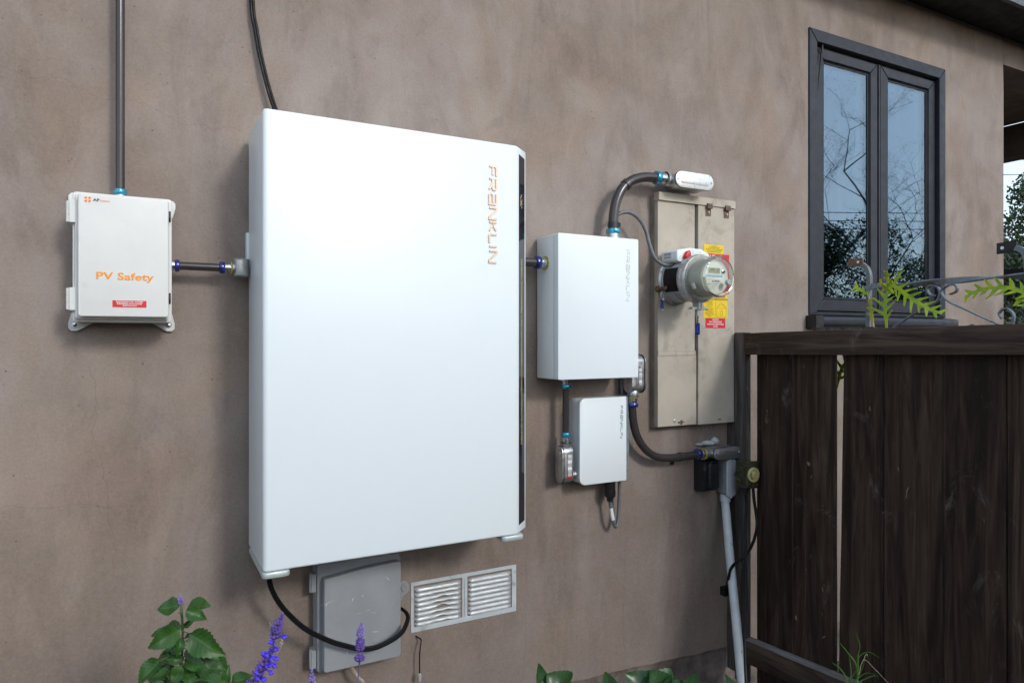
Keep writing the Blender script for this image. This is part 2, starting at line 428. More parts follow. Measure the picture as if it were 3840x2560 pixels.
def prism(bm, poly, a0, a1, plane='xz', b=0.0, seg=2, ang=25, front_only=False):
    """extrude polygon; plane 'xz' extrudes along y from a0 to a1 (a0 = face nearest the viewer), 'xy' along z, 'yz' along x"""
    t = newbm()
    def mk(p, a):
        return {'xz': (p[0], a, p[1]), 'xy': (p[0], p[1], a), 'yz': (a, p[0], p[1])}[plane]
    A = [t.verts.new(mk(p, a0)) for p in poly]
    B = [t.verts.new(mk(p, a1)) for p in poly]
    fa = t.faces.new(A); t.faces.new(B[::-1])
    n = len(poly)
    for i in range(n):
        t.faces.new((A[i], B[i], B[(i + 1) % n], A[(i + 1) % n]))
    bmesh.ops.recalc_face_normals(t, faces=t.faces[:])
    if b:
        if front_only:
            bev(t, b, seg, edges=list(fa.edges))
        else:
            bev(t, b, seg, ang)
    merge(bm, t)
    return bm

def rrect(x0, x1, z0, z1, r, n=5):
    out = []
    r = min(r, .499 * (x1 - x0), .499 * (z1 - z0))
    for cx, cz, a in ((x1 - r, z0 + r, -90), (x1 - r, z1 - r, 0), (x0 + r, z1 - r, 90), (x0 + r, z0 + r, 180)):
        for i in range(n + 1):
            q = radians(a + 90 * i / n)
            out.append((cx + r * cos(q), cz + r * sin(q)))
    return out

def spline(pts, per=8):
    P = [Vector(p) for p in pts]
    if len(P) < 3:
        return [P[0].lerp(P[1], i / per) for i in range(per + 1)]
    out = []
    for i in range(len(P) - 1):
        p0 = P[i - 1] if i > 0 else P[i] * 2 - P[i + 1]
        p1, p2 = P[i], P[i + 1]
        p3 = P[i + 2] if i + 2 < len(P) else P[i + 1] * 2 - P[i]
        for j in range(per):
            t = j / per
            out.append(.5 * ((2 * p1) + (-p0 + p2) * t + (2 * p0 - 5 * p1 + 4 * p2 - p3) * t * t + (-p0 + 3 * p1 - 3 * p2 + p3) * t ** 3))
    out.append(P[-1])
    return out

def tube(bm, pts, r, n=14, prof=None, cap=True):
    """sweep a circle (or a closed 2-D profile) along pts; r may be a list"""
    P = [Vector(p) for p in pts]
    rs = r if isinstance(r, (list, tuple)) else [r] * len(P)
    T0 = (P[1] - P[0]).normalized()
    up = Vector((0, 0, 1)) if abs(T0.z) < .9 else Vector((0, -1, 0))
    nrm = (up - T0 * up.dot(T0)).normalized()
    rings = []
    for i, p in enumerate(P):
        if i == 0: T = T0
        elif i == len(P) - 1: T = (P[-1] - P[-2]).normalized()
        else: T = ((P[i] - P[i - 1]).normalized() + (P[i + 1] - P[i]).normalized()).normalized()
        nrm = (nrm - T * nrm.dot(T)).normalized()
        bi = T.cross(nrm)
        if prof:
            rings.append([bm.verts.new(p + nrm * (a * rs[i]) + bi * (b * rs[i])) for a, b in prof])
        else:
            rings.append([bm.verts.new(p + (nrm * cos(2 * pi * k / n) + bi * sin(2 * pi * k / n)) * rs[i]) for k in range(n)])
    m = len(rings[0])
    for a, b in zip(rings, rings[1:]):
        for k in range(m):
            bm.faces.new((a[k], a[(k + 1) % m], b[(k + 1) % m], b[k]))
    if cap:
        bm.faces.new(rings[0][::-1]); bm.faces.new(rings[-1])
    return bm

def lathe(bm, prof, origin, axis, n=28, cap=True):
    """prof: list of (radius, distance along axis)"""
    o = Vector(origin); ax = Vector(axis).normalized()
    u = ax.orthogonal().normalized(); v = ax.cross(u)
    rings = []
    for r, h in prof:
        if r <= 1e-6:
            rings.append([bm.verts.new(o + ax * h)])
        else:
            rings.append([bm.verts.new(o + ax * h + (u * cos(2 * pi * k / n) + v * sin(2 * pi * k / n)) * r) for k in range(n)])
    for a, b in zip(rings, rings[1:]):
        for k in range(n):
            if len(a) == 1 and len(b) == 1: continue
            if len(a) == 1: bm.faces.new((a[0], b[k], b[(k + 1) % n]))
            elif len(b) == 1: bm.faces.new((a[k], b[0], a[(k + 1) % n]))
            else: bm.faces.new((a[k], b[k], b[(k + 1) % n], a[(k + 1) % n]))
    if cap:
        if len(rings[0]) > 1: bm.faces.new(rings[0])
        if len(rings[-1]) > 1: bm.faces.new(rings[-1][::-1])
    return bm

def hexbolt(bm, o, axis, r, h):
    lathe(bm, [(r * 1.45, 0), (r * 1.45, h * .25), (r * 1.4, h * .3)], o, axis, 18)
    lathe(bm, [(r, h * .3), (r, h * .9), (r * .8, h)], o, axis, 6)

def ribbon(bm, line, w, y0, y1, mk):
    """flat letter stroke: polyline in 2-D, width w, extruded; mk maps (a,b,depth) to a point"""
    n = len(line); L, R = [], []
    for i, p in enumerate(line):
        p = Vector(p)
        d0 = (p - Vector(line[i - 1])).normalized() if i else None
        d1 = (Vector(line[i + 1]) - p).normalized() if i < n - 1 else None
        d0 = d0 or d1; d1 = d1 or d0
        t = (d0 + d1).normalized()
        nn = Vector((-t.y, t.x))
        s = w / 2 / max(.35, nn.dot(Vector((-d0.y, d0.x))))
        L.append(p + nn * s); R.append(p - nn * s)
    f = [[bm.verts.new(mk(q.x, q.y, y)) for q in S] for S in (L, R) for y in (y0, y1)]
    Lf, Lb, Rf, Rb = f
    for i in range(n - 1):
        bm.faces.new((Lf[i], Lf[i + 1], Rf[i + 1], Rf[i]))
        bm.faces.new((Lb[i], Rb[i], Rb[i + 1], Lb[i + 1]))
        bm.faces.new((Lf[i], Lb[i], Lb[i + 1], Lf[i + 1]))
        bm.faces.new((Rf[i], Rf[i + 1], Rb[i + 1], Rb[i]))
    bm.faces.new((Lf[0], Rf[0], Rb[0], Lb[0])); bm.faces.new((Lf[-1], Lb[-1], Rb[-1], Rf[-1]))

def textmesh(s, size, width=1.0, bold=0.0, depth=.0003, align='LEFT', spacing=1.0):
    cu = bpy.data.curves.new('t', 'FONT')
    cu.body = s; cu.size = size; cu.align_x = align; cu.offset = bold; cu.extrude = depth; cu.space_character = spacing
    cu.resolution_u = 3
    ob = bpy.data.objects.new('t', cu)
    COL.objects.link(ob)
    dg = bpy.context.evaluated_depsgraph_get()
    me = bpy.data.meshes.new_from_object(ob.evaluated_get(dg))
    COL.objects.unlink(ob); bpy.data.objects.remove(ob); bpy.data.curves.remove(cu)
    bm = newbm(); bm.from_mesh(me); bpy.data.meshes.remove(me)
    for v in bm.verts:
        v.co.x *= width
    return bm

def walltext(s, x, z, d, size, **kw):
    """text lying on a plane y=-d facing the viewer; x,z = left (or centre) of the baseline"""
    rot = kw.pop('rot', 0)
    bm = textmesh(s, size, **kw)
    bmesh.ops.transform(bm, matrix=Matrix.Translation((x, -d, z)) @ Matrix.Rotation(rot, 4, 'Y') @ Matrix.Rotation(radians(90), 4, 'X'), verts=bm.verts[:])
    return bm

ORG = {}
def to_obj(name, bm, m, smooth=35):
    me = bpy.data.meshes.new(name)
    bm.normal_update()
    bm.to_mesh(me); bm.free()
    if smooth:
        for p in me.polygons: p.use_smooth = True
        me.set_sharp_from_angle(angle=radians(smooth))
    me.materials.append(M[m] if isinstance(m, str) else m)
    o = bpy.data.objects.new(name, me)
    COL.objects.link(o)
    return o

def part(name, bm, m, parent, label=None, smooth=35, fixn=True):
    if fixn:
        bmesh.ops.recalc_face_normals(bm, faces=bm.faces[:])
    o = to_obj(name, bm, m, smooth)
    org = ORG[parent]
    o.data.transform(Matrix.Translation(-org))
    o.parent = parent
    ORG[o] = org
    if label: o['label'] = label
    return o

def tag(o, label, cat, group=None, kind=None):
    if label: o['label'] = label
    if cat: o['category'] = cat
    if group: o['group'] = group
    if kind: o['kind'] = kind
    return o

def thing(name, label, cat, loc, group=None):
    e = bpy.data.objects.new(name, None)
    e.empty_display_size = .05
    COL.objects.link(e)
    e.location = loc
    ORG[e] = Vector(loc)
    return tag(e, label, cat, group)

def single(name, bm, m, label, cat, group=None, kind=None, smooth=35, fixn=True):
    if fixn:
        bmesh.ops.recalc_face_normals(bm, faces=bm.faces[:])
    xs = [v.co for v in bm.verts]
    lo = Vector((min(v.x for v in xs) + max(v.x for v in xs), min(v.y for v in xs) + max(v.y for v in xs), 0)) / 2
    lo.z = min(v.z for v in xs)
    for v in bm.verts: v.co -= lo
    o = to_obj(name, bm, m, smooth)
    o.location = lo
    ORG[o] = lo
    return tag(o, label, cat, group, kind)

def struct(name, bm, m, smooth=35):
    o = to_obj(name, bm, m, smooth)
    o['kind'] = 'structure'
    ORG[o] = Vector((0, 0, 0))
    return o

def inst(src, parent, loc, rot=(0, 0, 0), scale=(1, 1, 1)):
    c = src.copy(); COL.objects.link(c)
    c.parent = parent
    c.location = Vector(loc) - ORG[parent]
    c.rotation_euler = rot; c.scale = scale
    ORG[c] = Vector(loc)
    return c

# ================================================================== GROUND
bm = newbm()
NX = 60
def gz(x, y):
    r = math.hypot(x - 1.5, y + 1)
    return .06 + .035 * mnoise.noise(Vector((x * 1.3, y * 1.3, 0))) * (1 if r < 8 else .3)
gx = [-300, -80, -30, -12] + [-6 + i * .25 for i in range(61)] + [14, 30, 80, 300]
gy = [-300, -80, -30, -12] + [-6 + i * .25 for i in range(41)] + [8, 16, 30, 80, 300]
gv = [[bm.verts.new((x, y, gz(x, y))) for y in gy] for x in gx]
for i in range(len(gx) - 1):
    for j in range(len(gy) - 1):
        bm.faces.new((gv[i][j], gv[i + 1][j], gv[i + 1][j + 1], gv[i][j + 1]))
struct('ground', bm, 'ground')

# ================================================================== HOUSE
house = thing('house', 'taupe stucco house wall with dark eave and slate framed window', 'house', (1.5, .1, 0))
WX0, WX1, WZ1 = -4.0, 4.185, 3.209
OX0, OX1, OZ0, OZ1 = 2.625, 3.605, 1.645, 2.905       # window opening
def stucco_bottom(x):
    return .292 + (2.126 - x) * .043 + .006 * mnoise.noise(Vector((x * 9, 3, 1))) + .004 * mnoise.noise(Vector((x * 31, 8, 1)))
bm = newbm()
xs = sorted(set([WX0 + (WX1 - WX0) * i / 160 for i in range(161)] + [OX0, OX1]))
rows = [None, .62, OZ0, OZ1, WZ1]
def vrow(z, y):
    return [bm.verts.new((x, y, stucco_bottom(x) if z is None else z)) for x in xs]
FR = [vrow(z, 0.0) for z in rows]
for r in range(4):
    for i in range(len(xs) - 1):
        if r == 2 and OX0 - 1e-6 <= xs[i] and xs[i + 1] <= OX1 + 1e-6: continue
        bm.faces.new((FR[r][i], FR[r][i + 1], FR[r + 1][i + 1], FR[r + 1][i]))
bot = [bm.verts.new((v.co.x, .03, v.co.z + .004)) for v in FR[0]]
for i in range(len(xs) - 1):
    bm.faces.new((FR[0][i + 1], FR[0][i], bot[i], bot[i + 1]))
# right-hand return and opening reveals
rt = [bm.verts.new((WX1, .24, z)) for z in (stucco_bottom(WX1), .62, OZ0, OZ1, WZ1)]
for r in range(4):
    bm.faces.new((FR[r][-1], rt[r], rt[r + 1], FR[r + 1][-1]))
def quad(*c):
    bm.faces.new([bm.verts.new(p) for p in c])
for (a, b) in (((OX0, OZ0), (OX1, OZ0)), ((OX1, OZ0), (OX1, OZ1)), ((OX1, OZ1), (OX0, OZ1)), ((OX0, OZ1), (OX0, OZ0))):
    quad((a[0], 0, a[1]), (b[0], 0, b[1]), (b[0], .16, b[1]), (a[0], .16, a[1]))
bev_edges = [e for e in bm.edges if all(abs(v.co.x - WX1) < 1e-6 and abs(v.co.y) < 1e-6 for v in e.verts)]
bmesh.ops.bevel(bm, geom=bev_edges, offset=.012, segments=3, profile=.5, affect='EDGES')
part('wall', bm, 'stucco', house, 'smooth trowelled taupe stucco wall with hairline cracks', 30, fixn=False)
bm = newbm(); box(bm, WX0, WX1 - .01, .02, .22, -.1, .52)
part('foundation', bm, 'plinth', house, 'rough brown rendered base below the stucco edge')
# room behind the window (so that the glass has something behind it)
bm = newbm()
for f in (((2.2, .17), (4.1, .17), 0), ):
    pass
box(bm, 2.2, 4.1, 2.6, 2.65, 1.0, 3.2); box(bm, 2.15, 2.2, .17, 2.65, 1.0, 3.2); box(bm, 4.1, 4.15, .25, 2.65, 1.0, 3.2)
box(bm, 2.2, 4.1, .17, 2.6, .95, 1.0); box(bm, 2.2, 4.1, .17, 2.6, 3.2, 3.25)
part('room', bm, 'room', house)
# eave
bm = newbm(); box(bm, WX0, 7.2, -.262, -.24, 3.19, 3.40, .003)
part('fascia', bm, 'fascia', house)
for i in range(4):
    y0 = -.238 + i * .1195
    bm = newbm(); box(bm, WX0, 7.2, y0, y0 + .1165, 3.211 + .002 * (i % 2), 3.24, .002)
    part('soffit_board', bm, 'soffit', house)
bm = newbm()
prism(bm, [(-.30, 3.30), (.6, 3.62), (.6, 3.67), (-.30, 3.35)], WX0 - .1, 7.2, 'yz')
part('roof', bm, 'soffit', house)
bm = newbm(); box(bm, 4.187, 7.0, .002, .20, 3.06, 3.209, .006)
part('porch_header', bm, 'stucco', house)
bm = newbm(); box(bm, 4.2, 5.42, .201, 5, 3.062, 3.09)
part('porch_ceiling', bm, 'porch_brown', house)
bm = newbm(); box(bm, 5.42, 5.56, -.0, 5, 2.83, 3.058, .006)
part('porch_beam', bm, 'porch_dark', house)
bm = newbm(); box(bm, 4.95, 4.99, .0, 5, 1.955, 2.0, .004); box(bm, 4.952, 4.988, 4.6, 4.64, .05, 1.954); box(bm, 4.952, 4.988, 2.2, 2.24, .05, 1.954)
part('porch_rail', bm, 'frame_dark', house)

# window : casing is the part, its pieces are sub-parts
FY = -.008
CX0, CX1, CZ0, CZ1, CW = 2.602, 3.628, 1.655, 2.927, .052
def framebm(x0, x1, z0, z1, wl, wr, wt, wb, yf, yb, b=.003):
    """four mitred members"""
    bm_ = newbm()
    o = [(x0, z0), (x1, z0), (x1, z1), (x0, z1)]
    n_ = [(x0 + wl, z0 + wb), (x1 - wr, z0 + wb), (x1 - wr, z1 - wt), (x0 + wl, z1 - wt)]
    for i in range(4):
        j = (i + 1) % 4
        prism(bm_, [o[i], o[j], n_[j], n_[i]], yf, yb, 'xz', b, 1)
    return bm_
win = part('window', framebm(CX0, CX1, CZ0, CZ1, CW, CW, .056, .012, FY, .10), 'frame', house, 'slate grey double casement window with blue sky reflections')
part('reveal_gasket', framebm(CX0 + CW, CX1 - CW, CZ0 + .012, CZ1 - .056, .010, .010, .012, .006, .022, .09, 0), 'frame_dark', win)  # black strip standing in for the shadow gap around the sashes
for (sx0, sx1) in ((2.662, 3.105), (3.128, 3.568)):
    sh = framebm(sx0, sx1, 1.676, 2.860, .058, .052, .048, .052, .012, .05)
    part('sash', sh, 'frame', win)
    part('glazing_bead', framebm(sx0 + .0585, sx1 - .0525, 1.7285, 2.8115, .006, .006, .006, .006, .0165, .048), 'frame', win)
    part('gasket', framebm(sx0 + .065, sx1 - .059, 1.735, 2.805, .005, .005, .005, .005, .0205, .046, 0), 'frame_dark', win)
    bm = newbm(); box(bm, sx0 + .062, sx1 - .056, .0245, .0285, 1.732, 2.808)
    part('pane', bm, 'pane', win)
    part('inner_frame', framebm(sx0 + .05, sx1 - .04, 1.72, 2.82, .022, .062, .05, .02, .0515, .15), 'inner_white', win)
bm = newbm(); box(bm, 3.1055, 3.1275, .016, .06, 1.676, 2.860, .003)
part('mullion', bm, 'frame', win)
bm = newbm(); box(bm, 3.112, 3.121, .010, .018, 1.676, 2.860, .002)
part('astragal', bm, 'frame', win)
bm = newbm(); prism(bm, [(-.052, 1.612), (-.052, 1.640), (-.046, 1.648), (.02, 1.656), (.02, 1.600), (-.03, 1.600)], 2.588, 3.665, 'yz', .004, 2)
part('sill', bm, 'frame', win)
bm = newbm(); box(bm, 2.5855, 2.635, -.0545, .0, 1.597, 1.652, .004)
part('sill_end_patch', bm, 'black_plastic', win, 'flat black patch on the sill end')
bm = newbm(); tube(bm, spline([(2.70, .003, 2.872), (2.693, -.001, 2.84), (2.680, -.004, 2.79), (2.672, -.002, 2.73), (2.670, .004, 2.66)], 5), [.0035, .0042, .005, .0055, .006, .006, .006, .006, .006, .0058, .0055, .005, .0045, .004, .0035, .003, .0028, .0024, .002, .0016, .001], 6)
part('loose_weatherstrip', bm, 'frame_dark', win, 'torn black weatherstrip hanging from the corner')

# ================================================================== BATTERY CABINET
BX0, BX1, BZ0, BZ1, BD0, BD1 = .265, 1.034, .974, 2.119, .03, .29
cab = thing('battery_cabinet', 'large white battery cabinet with rose gold vertical lettering on the stucco wall', 'battery', ((BX0 + BX1) / 2, -.16, BZ0))
R = .013
foot_poly = [(BX0, -BD0)] + [(BX0 + R - R * cos(radians(a)), -BD1 + R - R * sin(radians(a))) for a in range(0, 91, 15)] + [(.972, -BD1), (.979, -BD1 + .0025), (BX1 - .003, -.244), (BX1, -.237), (BX1, -BD0)]
bm = newbm(); prism(bm, foot_poly, BZ0, BZ1, 'xy', .006, 3, 40)
part('body', bm, 'white', cab)
# glass strip on the chamfer
ch0, ch1 = Vector((.979, -BD1 + .0025)), Vector((BX1 - .003, -.244))
cd = (ch1 - ch0).normalized(); cn = Vector((cd.y, -cd.x))
def chamfer_strip(bm_, a0, a1, z0, z1, proud, slant=0):
    p0 = ch0 + cd * a0; p1 = ch0 + cd * a1
    f = [(p0, z0), (p1, z0 + slant), (p1, z1 - slant), (p0, z1)]
    t = newbm()
    A = [t.verts.new((p.x + cn.x * proud, p.y + cn.y * proud, z)) for p, z in f]
    B_ = [t.verts.new((p.x - cn.x * .002, p.y - cn.y * .002, z)) for p, z in f]
    t.faces.new(A); t.faces.new(B_[::-1])
    for i in range(4): t.faces.new((A[i], B_[i], B_[(i + 1) % 4], A[(i + 1) % 4]))
    merge(bm_, t)
LC = (ch1 - ch0).length
bm = newbm(); chamfer_strip(bm, .012, LC - .010, BZ0 + .024, BZ1 - .022, .0008, .004)
gs = part('glass_strip', bm, 'glass_black', cab, 'glossy black glass strip down the bevelled edge', 0)
for a in (.028, .034):
    bm = newbm(); chamfer_strip(bm, a, a + .0022, BZ0 + .26, BZ1 - .33, .0013)
    part('light_line', bm, 'led', gs, None, 0)
bm = newbm()
for i in range(3):
    for j in range(4):
        if (i + j) % 2 == 0 or j == 1:
            chamfer_strip(bm, .023 + i * .0045, .0265 + i * .0045, 1.945 + j * .010 - i * .003, 1.953 + j * .010 - i * .003, .0014)
part('emblem', bm, 'gold', gs, 'small gold chequered emblem', 0)
# support brackets
for x0, x1 in ((BX0 - .002, .330), (.928, 1.000)):
    bm = newbm(); prism(bm, rrect(x0, x1, -BD1 - .004, -.045, .012), BZ0 - .016, BZ0 - .0005, 'xy', .004, 2)
    part('support_foot', bm, 'footgrey', cab)
    bm = newbm(); prism(bm, [(-.046, .975), (-.02, .975), (-.02, .90), (-.03, .90), (-.10, .957)], x0 + .03, x0 + .036, 'yz')
    part('foot_gusset', bm, 'footgrey', cab)
bm = newbm(); box(bm, BX0 + .02, BX1 - .03, -.029, -.001, 1.02, 2.08, .002)
part('mounting_plate', bm, 'footgrey', cab)
bm = newbm(); box(bm, BX0 - .006, BX0 + .02, -.034, -.004, 1.745, 1.845, .003)
part('side_bracket', bm, 'white', cab)

# letters reading downwards ; a = along reading (down), b = up (towards +x)
GL = {'F': [[(0, 0), (0, .82), (.16, 1), (1, 1)], [(.12, .50), (.92, .50)]],
      'R': [[(0, 0), (0, .46), (.86, .46), (1, .56), (1, .88), (.86, 1), (.0, 1)], [(.45, .40), (1, 0)]],
      'a': [[(.02, 1), (.86, 1), (1, .86), (1, 0), (.12, 0), (0, .1), (0, .42), (.12, .52), (.88, .52)]],
      'N': [[(0, 0), (0, 1), (.18, 1), (.82, 0), (1, 0), (1, 1)]],
      'K': [[(0, 0), (0, 1)], [(1, 1), (.34, .52), (.34, .48), (1, 0)]],
      'L': [[(0, 1), (0, .16), (.16, 0), (1, 0)]],
      'I': [[(0, 0), (0, 1)]]}
SPANS = [('F', .0, .115), ('R', .125, .256), ('a', .281, .406), ('N', .425, .558), ('K', .572, .678), ('L', .695, .801), ('I', .820, .848), ('N', .866, 1.0)]
def wordmark(parent, x0, x1, z0, z1, d, m, thick, stroke):
    """x0..x1 = cap height, z1 = start (top), z0 = end"""
    Ln, Hh = z1 - z0, x1 - x0
    for ch, s0, s1 in SPANS:
        bm_ = newbm()
        st = stroke
        a0, a1 = s0 * Ln + st / 2, s1 * Ln - st / 2
        for q, line in enumerate(GL[ch]):
            pts = [(a0 + p[0] * max(a1 - a0, 0), st / 2 + p[1] * (Hh - st)) for p in line]
            ribbon(bm_, pts, st, -d - thick * (1 - .12 * q), -d + .0004, lambda a, b, y: (x0 + b, y, z1 - a))
        part('letter', bm_, m, parent, None, 0)
wordmark(cab, .8825, .9105, 1.768, 2.050, BD1, 'gold', .0032, .0054)

# ================================================================== PV SAFETY BOX
pv = thing('safety_switch_box', 'pale grey enclosure marked PV Safety in orange, beside the battery cabinet', 'electrical box', (-.038, -.08, 1.59))
bm = newbm(); prism(bm, rrect(-.145, .070, 1.591, 1.905, .008), -.112, -.012, 'xz', .003, 2)
part('back_box', bm, 'pvgrey', pv)
bm = newbm(); prism(bm, rrect(-.1385, .0635, 1.5975, 1.899, .007), -.128, -.1125, 'xz', .002, 1)
part('gasket_flange', bm, 'pvgrey', pv)
bm = newbm(); prism(bm, rrect(-.1315, .0615, 1.603, 1.8965, .007), -.150, -.1285, 'xz', .0035, 3)
lid = part('lid', bm, 'pvgrey', pv)
for z0, z1 in ((1.829, 1.882), (1.619, 1.673)):
    bm = newbm(); box(bm, -.150, -.132, -.125, -.07, z0, z1, .003); 
    hg = part('hinge', bm, 'pvgrey', pv)
    n3 = (z1 - z0 - .002) / 3
    bm = newbm()
    for i in range(3):
        lathe(bm, [(.0052, 0), (.0058, .0006), (.0058, n3 - .0008), (.0052, n3 - .0002)], (-.1525, -.112, z0 + .001 + i * n3), (0, 0, 1), 14)
    part('knuckle', bm, 'pvgrey', hg)
for z0 in (1.842, 1.637):
    bm = newbm(); prism(bm, [(-.142, z0), (-.120, z0 + .003), (-.120, z0 + .025), (-.142, z0 + .028), (-.147, z0 + .022), (-.147, z0 + .006)], .0618, .0665, 'yz', .001, 1)
    part('latch', bm, 'black_plastic', pv)
bm = newbm()
for cx, cz, sx, sz in ((-.147, 1.586, -1, -1), (.066, 1.586, 1, -1), (-.147, 1.903, -1, 1), (.068, 1.903, 1, 1)):
    pl = [(cx - sx * .040, cz - sz * .006), (cx - sx * .012, cz + sz * .012), (cx - sx * .004, cz + sz * .0165), (cx + sx * .008, cz + sz * .0165), (cx + sx * .0145, cz + sz * .009), (cx + sx * .0145, cz - sz * .004), (cx + sx * .008, cz - sz * .030), (cx - sx * .02, cz - sz * .03)]
    b2 = newbm(); prism(b2, pl, -.0115, -.003, 'xz', .0012, 1)
    ft = part('mounting_foot', b2, 'pvgrey', pv)
    b3 = newbm(); hexbolt(b3, (cx, -.0115, cz), (0, -1, 0), .0052, .006)
    part('bolt', b3, 'zinc', ft)
bm.free()
LD = .1503
part('lettering', walltext('PV Safety', -.0955, 1.693, LD, .0245, width=1.30, bold=.00055, depth=.0003, spacing=1.02), 'orange', lid, None, 0, False)
part('lettering', walltext('AP', -.1005, 1.8785, LD, .0093, width=1.22, bold=.0003, depth=.0002), 'charcoal', lid, None, 0, False)
part('lettering', walltext('smart', -.0855, 1.8785, LD, .0072, width=1.18, bold=.0001, depth=.0002), 'coral', lid, None, 0, False)
bm = newbm()
for q in range(4):
    a0 = radians(q * 90 + 18); a1 = radians(q * 90 + 72)
    cx, cz = -.1115, 1.8815
    arc = [(cx + .0078 * cos(a0 + (a1 - a0) * i / 6), cz + .0078 * sin(a0 + (a1 - a0) * i / 6)) for i in range(7)]
    inn = [(cx + .0026 * cos(a1 - (a1 - a0) * i / 2), cz + .0026 * sin(a1 - (a1 - a0) * i / 2)) for i in range(3)]
    prism(bm, arc + inn, -LD - .0002, -LD + .0004, 'xz')
part('logo', bm, 'orange2', lid, 'orange four segment round emblem', 0)
bm = newbm(); prism(bm, rrect(-.0615, .0135, 1.625, 1.6445, .001, 2), -.1503, -.1498, 'xz'); pw = part('label_border', bm, 'sticker_w', lid, None, 0)
bm = newbm(); box(bm, -.0605, .0125, -.1506, -.1502, 1.6262, 1.6433); part('warning_label', bm, 'sticker_r', lid, 'red photovoltaic rapid shutdown label', 0)
for i, s in enumerate(('PHOTOVOLTAIC SYSTEM', 'EQUIPPED WITH RAPID', 'SHUTDOWN')):
    part('lettering', walltext(s, -.024, 1.6385 - i * .0046, .1509, .0043, width=1.18, bold=.00014, depth=.0001, align='CENTER'), 'ink_white', lid, None, 0, False)

# ================================================================== CONDUITS AND FITTINGS
def connector(parent, o, axis, r, length, nut='blue_nut', ring=None, nutlen=.4, nut_first=True):
    """compression connector seen from pipe end: nut next to the pipe, zinc body, optional coloured ring at the far end"""
    o = Vector(o); ax = Vector(axis).normalized()
    a, b = length * nutlen, length
    bm_ = newbm(); lathe(bm_, [(r * 1.12, 0), (r * 1.42, a * .12), (r * 1.5, a * .3), (r * 1.5, a * .75), (r * 1.38, a * .97), (r * 1.1, a)], o, ax, 22)
    c = part('connector_nut', bm_, nut, parent)
    bm_ = newbm(); lathe(bm_, [(r * 1.2, a), (r * 1.22, a + .35 * (b - a)), (r * 1.36, a + .4 * (b - a)), (r * 1.36, a + .7 * (b - a)), (r * 1.25, a + .75 * (b - a)), (r * 1.25, b)], o, ax, 22)
    part('connector_body', bm_, 'zinc', parent)
    if ring:
        bm_ = newbm(); lathe(bm_, [(r * 1.22, b - .0035), (r * 1.52, b - .0035), (r * 1.58, b - .002), (r * 1.52, b - .0003), (r * 1.22, b - .0003)], o, ax, 26)
        part('sealing_ring', bm_, ring, parent)

def strap(parent, c, along, r, w=.018, tab=1):
    """one-hole strap: band round the pipe and a flat ear screwed to the wall"""
    c = Vector(c); al = Vector(along).normalized()
    bm_ = newbm(); lathe(bm_, [(r * 1.02, -w / 2), (r * 1.16, -w / 2), (r * 1.16, w / 2), (r * 1.02, w / 2)], c, al, 24)
    s_ = part('strap', bm_, 'conduit', parent)
    side = Vector((al.z, 0, -al.x)).normalized() * tab
    e = c + side * (r * 1.9)
    bm_ = newbm()
    lathe(bm_, [(.0105, 0), (.0105, .0025)], (e.x, -.0035, e.z), (0, -1, 0), 16)
    mid = c + side * (r * 1.05)
    tube(bm_, [(mid.x, c.y, mid.z), (mid.x + side.x * .004, -.02, mid.z + side.z * .004), (e.x, -.005, e.z)], .004, 8)
    part('strap_ear', bm_, 'conduit', s_)
    bm_ = newbm(); hexbolt(bm_, (e.x, -.006, e.z), (0, -1, 0), .004, .005)
    part('screw', bm_, 'conduit', s_)
    return s_

# 1 vertical conduit above the PV box
t = thing('conduit', 'brown vertical conduit rising from the top of the PV Safety box', 'conduit', (-.046, -.055, 1.905), 'brown painted conduits')
bm = newbm(); tube(bm, [(-.046, -.055, 1.925), (-.046, -.055, 3.205)], .0105, 18); part('pipe', bm, 'conduit', t)
connector(t, (-.046, -.055, 1.931), (0, 0, -1), .0105, .0265, 'blue_nut', nutlen=.6)
# 2 horizontal conduit from PV box to battery cabinet
t = thing('conduit', 'short brown conduit joining the PV Safety box to the battery cabinet', 'conduit', (.15, -.06, 1.73), 'brown painted conduits')
bm = newbm(); tube(bm, [(.085, -.06, 1.742), (.195, -.06, 1.742)], .0108, 18); part('pipe', bm, 'conduit', t)
connector(t, (.091, -.06, 1.742), (-1, 0, 0), .0108, .0235, 'navy_nut', nutlen=.55)
connector(t, (.186, -.06, 1.742), (1, 0, 0), .0108, .033, 'navy_nut', 'yellow', .45)
# conduit body at the cabinet side (round turned body)
cb = thing('conduit_fitting', 'round zinc conduit body against the side of the battery cabinet', 'conduit body', (.242, -.06, 1.722), 'conduit bodies')
bm = newbm(); lathe(bm, [(.0145, 0), (.0150, .004), (.0135, .006), (.0135, .024)], (.2195, -.06, 1.742), (1, 0, 0), 22); part('hub', bm, 'alu', cb)
bm = newbm(); lathe(bm, [(.014, -.023), (.019, -.020), (.0205, -.012), (.0205, .022), (.022, .0225), (.0225, .0255), (.020, .0270)], (.2415, -.06, 1.742), (0, 0, 1), 26); part('body', bm, 'alu', cb)
# 3 short conduit between cabinet and gateway
t = thing('conduit', 'short brown conduit with yellow sealing ring entering the gateway box side', 'conduit', (1.12, -.07, 1.79), 'brown painted conduits')
bm = newbm(); tube(bm, [(1.02, -.07, 1.806), (1.175, -.07, 1.806)], .0155, 18); part('pipe', bm, 'conduit', t)
connector(t, (1.164, -.07, 1.806), (1, 0, 0), .0150, .0428, 'navy_nut', 'yellow', .45)
